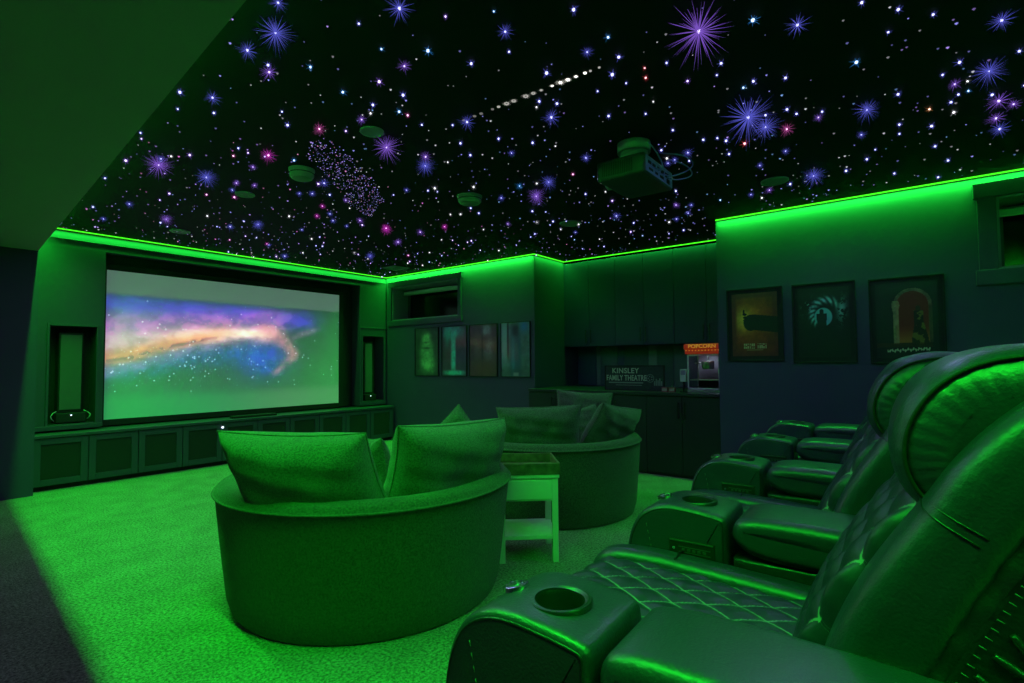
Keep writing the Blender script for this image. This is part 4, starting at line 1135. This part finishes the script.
DATA="""1.09 2.07 0.099 b|1.09 2.31 0.061 b|1.24 2.41 0.057 p|1.02 1.92 0.046 b|1.35 2.24 0.028 c|1.06 2.96 0.036 b|1.18 2.87 0.057 b|1.27 3.07 0.028 b|1.13 3.18 0.022 b|1.11 3.68 0.024 b|1.73 2.77 0.059 k|1.73 3.36 0.078 m|1.33 4.05 0.121 p|1.33 4.01 0.047 b|1.64 4.07 0.108 b|1.43 3.81 0.033 p|1.62 3.61 0.027 k|1.79 3.69 0.042 p|1.87 4.11 0.046 p|1.93 4.31 0.04 b|1.6 2.89 0.035 b|1.5 2.77 0.022 b|1.9 5.57 0.084 p|1.54 5.34 0.051 b|2.53 5.1 0.088 b|2.42 5.44 0.06 b|1.55 6.08 0.047 b|1.38 5.71 0.035 b|1.22 4.77 0.03 b|2.28 3.58 0.061 b|2.37 3.89 0.049 b|2.31 3.98 0.041 b|2.16 3.64 0.037 b|2.62 4.14 0.044 m|2.76 4.45 0.047 m|2.8 4.3 0.046 b|2.95 4.48 0.048 b|2.49 3.83 0.033 b|1.32 1.57 0.07 b|1.7 1.35 0.05 b|1.77 1.06 0.032 b|1.6 1.71 0.036 c|1.61 1.88 0.047 p|1.63 2.09 0.035 p|1.79 2.1 0.036 b|1.76 2.31 0.032 b|1.82 2.49 0.045 p|1.96 2.26 0.028 k|2.1 2.62 0.125 p|2.41 2.6 0.06 p|2.49 2.69 0.097 b|2.2 2.03 0.068 b|2.42 2.29 0.032 b|2.6 2.37 0.033 b|2.74 2.13 0.04 b|2.52 2.06 0.031 b|2.45 1.62 0.073 b|2.08 1.4 0.038 b|2.05 1.16 0.04 b|2.18 1.07 0.032 b|2.29 1.16 0.039 b|2.42 1.15 0.02 b|2.4 1.3 0.021 b|2.02 1.04 0.026 c|2.35 1.02 0.019 r|2.43 1.05 0.025 r|2.29 1.59 0.032 b|2.37 1.53 0.032 b|3.31 2.22 0.091 b|3.5 2.47 0.114 p|3.29 2.48 0.047 c|3.11 1.78 0.054 b|3.35 2.03 0.03 k|3.43 2.78 0.05 b|4.52 2.27 0.066 b|3.81 2.19 0.033 b|2.37 0.92 0.023 b|2.79 1.21 0.023 b|1.3 1.8 0.021 b|1.49 1.49 0.02 p|1.58 2.32 0.031 c|1.47 1.87 0.022 c|1.59 1.32 0.016 c|1.84 1.44 0.022 b|3.1 4.26 0.058 p|3.42 4.27 0.081 m|3.78 3.8 0.06 m|2.13 0.69 0.154 p|2.28 0.52 0.037 c|2.41 0.38 0.061 b|3.04 0.73 0.179 b|3.3 0.7 0.11 b|3.47 0.62 0.06 k|3.56 0.88 0.038 r|3.44 0.45 0.04 p|3.45 0.22 0.087 b|2.91 0.22 0.037 c|2.86 0.51 0.03 b|2.53 0.72 0.028 b|2.63 0.77 0.02 b|2.59 0.9 0.025 p|2.58 0.05 0.028 b|2.71 -0.06 0.024 b|2.74 0.09 0.021 b|2.9 -0.28 0.061 b|3.34 -0.27 0.095 b|3.22 -0.16 0.033 b|3.45 -0.15 0.045 p|3.32 -0.1 0.025 b|3.79 -0.34 0.074 p|3.92 -0.41 0.049 p|4.07 -0.35 0.063 p|4.26 -0.38 0.072 b|3.73 -0.31 0.032 b|3.62 -0.17 0.026 b|3.41 0.08 0.032 b|4 -0.06 0.036 b|3.73 -0.05 0.028 o|4.41 0.62 0.11 b|3.87 0.28 0.043 b|4.38 0.29 0.035 b|3.86 0.09 0.03 b|3.86 0.7 0.04 b|4.65 0.97 0.049 p|4.69 1.12 0.042 b|4.61 0.81 0.039 b|3.44 0.96 0.038 b|3.46 1.21 0.053 b|3.34 1.07 0.031 b|3.68 1.01 0.034 b|4.4 -0.08 0.033 b|4.55 0.43 0.037 b|3.28 -0.37 0.027 b|2.44 0.16 0.027 b|4.89 1.72 0.047 b|3.43 4.28 0.091 m|3.9 4.66 0.079 p|3.77 4.15 0.063 p|4.17 5.52 0.089 b|3.5 6.36 0.076 b|3.1 4.26 0.048 p|2.65 3.84 0.042 p|3.16 4.56 0.04 b|3.09 5.97 0.046 b|3.33 1.34 0.033 b|3.54 1.33 0.041 b|3.57 1.39 0.042 b|4.56 1.71 0.053 p|5.02 1.88 0.049 b|4.66 1.61 0.044 b"""
special={(3.04,.73):'very large blue-violet starburst, the larger of a close pair right of the projector',(3.3,.7):'smaller blue-violet starburst close to the very large one right of the projector',(2.13,.69):'very large violet starburst at the top edge, above and left of the other giant',
(2.1,2.62):'large violet starburst just right of the nearest flat ceiling speaker',(1.33,4.05):'large pink-violet starburst far left on the star ceiling near the lowered ceiling',(1.73,3.36):'magenta starburst just left of the thick ceiling detector',
(3.73,-.05):'lone orange star point on the right part of the ceiling',(4.41,.62):'large blue-violet starburst close above the green strip over the film posters',(3.5,2.47):'large violet starburst between the projector and the middle detector',
(1.09,2.07):'large blue-violet starburst near the top left of the star ceiling',(1.32,1.57):'large blue-violet starburst at the top edge, left of the ceiling centre',(3.43,4.28):'magenta starburst above the far ceiling corner by the left window'}
used=set()
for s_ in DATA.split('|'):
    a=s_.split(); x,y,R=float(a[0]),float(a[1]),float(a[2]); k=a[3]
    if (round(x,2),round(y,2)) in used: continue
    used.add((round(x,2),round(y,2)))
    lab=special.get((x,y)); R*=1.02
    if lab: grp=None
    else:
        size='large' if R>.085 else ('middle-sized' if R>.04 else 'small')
        lab='%s %s star with glare burst on the black ceiling'%(size,CN[k]); grp='%s %s stars with glare bursts on the ceiling'%(size,CN[k])
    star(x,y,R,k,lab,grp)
    if R>.078:
        la=bpy.data.lights.new('star_glow','SPOT'); la.energy=STARP*(R/.1)*(.8 if y<3.2 else .6)
        la.spot_size=math.radians(172); la.spot_blend=.6
        la.color=(.38,.34,1.0) if y<3 else (.62,.55,1.0); la.energy*=.9 if y<3 else 1.1; la.shadow_soft_size=.02
        lo=bpy.data.objects.new('star_glow',la); COL.objects.link(lo); lo.location=(x,y,H-.45*R)
rs=random.Random(21); cnt=len(used)
def inroom(x,y):
    if x<soffx(y)+.06: return False
    if y>6.9: return False
    if y>YA and x>XA-.08: return False
    if YC<y<=YA and x>XB-.08: return False
    if y<=YC and x>XC-.08: return False
    return True
def hid(x,y): return (2.9<x<3.45 and 1.2<y<1.7)
while cnt<300:
    x,y=rs.uniform(1,6.2),rs.uniform(-.5,6.9)
    if not inroom(x,y) or hid(x,y): continue
    if math.hypot(x,y)<2.6 and rs.random()<.5: continue
    k=rs.choice('bbbbppppwwm' if y>3.5 else 'bbbbbpwwwc'); R=rs.uniform(.018,.034)*(1.25 if math.hypot(x,y)>4 else 1)
    star(x,y,R,k,'little %s star point on the black ceiling'%CN[k],'little %s star points scattered over the ceiling'%CN[k]); cnt+=1
# everything smaller: one object
bm=bmesh.new(); keys=list(pt)
def dot(x,y,r,k):
    z=H-.001; i=keys.index(k+('d' if rs.random()<.6 else ''))
    c=V((x,y,z)); v=[bm.verts.new(c+V((r*math.cos(a),r*math.sin(a),0))) for a in (0,PI/2,PI,3*PI/2)]; b=bm.verts.new(c+V((0,0,-r*1.1)))
    for j in range(4): bm.faces.new((v[(j+1)%4],v[j],b)).material_index=i
n=0
while n<1500:
    x,y=rs.uniform(.9,6.2),rs.uniform(-1.2,6.9)
    if not inroom(x,y): continue
    d=math.hypot(x,y)
    if d<2.8 and rs.random()<.45: continue
    if x>3.0 and y>2.5 and rs.random()<.25: continue
    k=rs.choice('bbbbpppppwwwkm' if y>3.2 else 'bbbbpwwwwc'); dot(x,y,rs.choice((.003,.004,.0055,.007))*(.75+.09*d),k); n+=1
# milky drift of fine points
poly=[(1.767,2.844),(2.046,2.976),(2.447,3.22),(2.891,3.638),(3.166,4.194),(2.793,3.984),(2.403,3.625),(1.927,3.255)]
def inside(x,y):
    c=False
    for i in range(len(poly)):
        (x1,y1),(x2,y2)=poly[i-1],poly[i]
        if (y1>y)!=(y2>y) and x<(x2-x1)*(y-y1)/(y2-y1)+x1: c=not c
    return c
n=0
while n<560:
    x,y=rs.uniform(1.7,3.2),rs.uniform(2.8,4.2)
    if inside(x,y): dot(x,y,rs.uniform(.0026,.0055),rs.choice('ppppbbbpwk')); n+=1
o=mk('star_points',bm,[pt[k] for k in keys]); setp(o,'fine scatter of tiny violet and white points over the black ceiling','star points',kind='stuff')
# row of moon phases
ys=(2.073,1.99,1.94,1.857,1.813,1.757,1.708,1.628,1.579,1.529,1.461,1.411,1.368,1.321,1.27,1.24,1.192)
moon=[emis('moon_dim',(.42,.41,.38),.35),emis('moon_mid',(.7,.68,.62),.6),emis('moon_bright',(1,.97,.88),1.8)]
for i,y in enumerate(ys):
    r=(.013,.014,.014,.012,.013,.018,.016,.018,.014,.010,.009,.012,.014,.010,.012,.009,.008)[i]*.75
    b=0 if i<4 else (2 if 10<=i<=14 else 1)
    bm=bmesh.new(); ring=5<=i<=8
    if ring: lathe(bm,[(r*.55,0),(r*.6,-.003),(r*.95,-.004),(r,0)],20)
    else: lathe(bm,[(r,0),(r*.9,-.004),(0,-.006)],16)
    if 5<=i<=13:
        for k in range(10):
            a=2*PI*k/10+i; L=r*(2.2 if i!=11 else 3.5)
            v=[bm.verts.new((r*math.cos(a+e)*1,r*math.sin(a+e)*1,-.002)) for e in (-.10,.10)]+[bm.verts.new((L*math.cos(a),L*math.sin(a),-.002))]
            bm.faces.new(v)
    m_=mk('moon_light',bm,moon[b],None,loc=(2.22,y,H-.0005))
    kind='dim round' if b==0 else ('ring-shaped' if ring else ('bright white' if b==2 else 'pale small'))
    setp(m_,'%s dot in the straight row of moon phases on the ceiling'%kind,'moon light','%s dots of the moon phase row'%kind)

# ------------------------------------------------------------------ room light
def area(name,loc,target,sx,sy_,e,col,spread=180):
    la=bpy.data.lights.new(name,'AREA'); la.shape='RECTANGLE'; la.size=sx; la.size_y=sy_; la.energy=e; la.color=col; la.spread=math.radians(spread)
    o=bpy.data.objects.new(name,la); COL.objects.link(o); o.location=loc
    d=V(target)-V(loc); o.rotation_euler=d.to_track_quat('-Z','Y').to_euler(); return o
# cool fill lamp, added unseen under the lowered ceiling at left
area('fill_light',(-2.2,1.2,2.26),(-2.2,1.2,0),.5,1.5,FILL,(.62,.66,1.0),120)
w=bpy.data.worlds.new('world'); SC.world=w; w.use_nodes=True
w.node_tree.nodes['Background'].inputs[0].default_value=(.05,.07,.16,1); w.node_tree.nodes['Background'].inputs[1].default_value=.05
SC.view_settings.view_transform='Standard'; SC.view_settings.look='None'; SC.view_settings.gamma=1; SC.view_settings.exposure=0; SC.view_settings.use_curve_mapping=False
SC.cycles.max_bounces=6; SC.cycles.diffuse_bounces=4; SC.cycles.sample_clamp_indirect=3; SC.cycles.caustics_reflective=False; SC.cycles.caustics_refractive=False
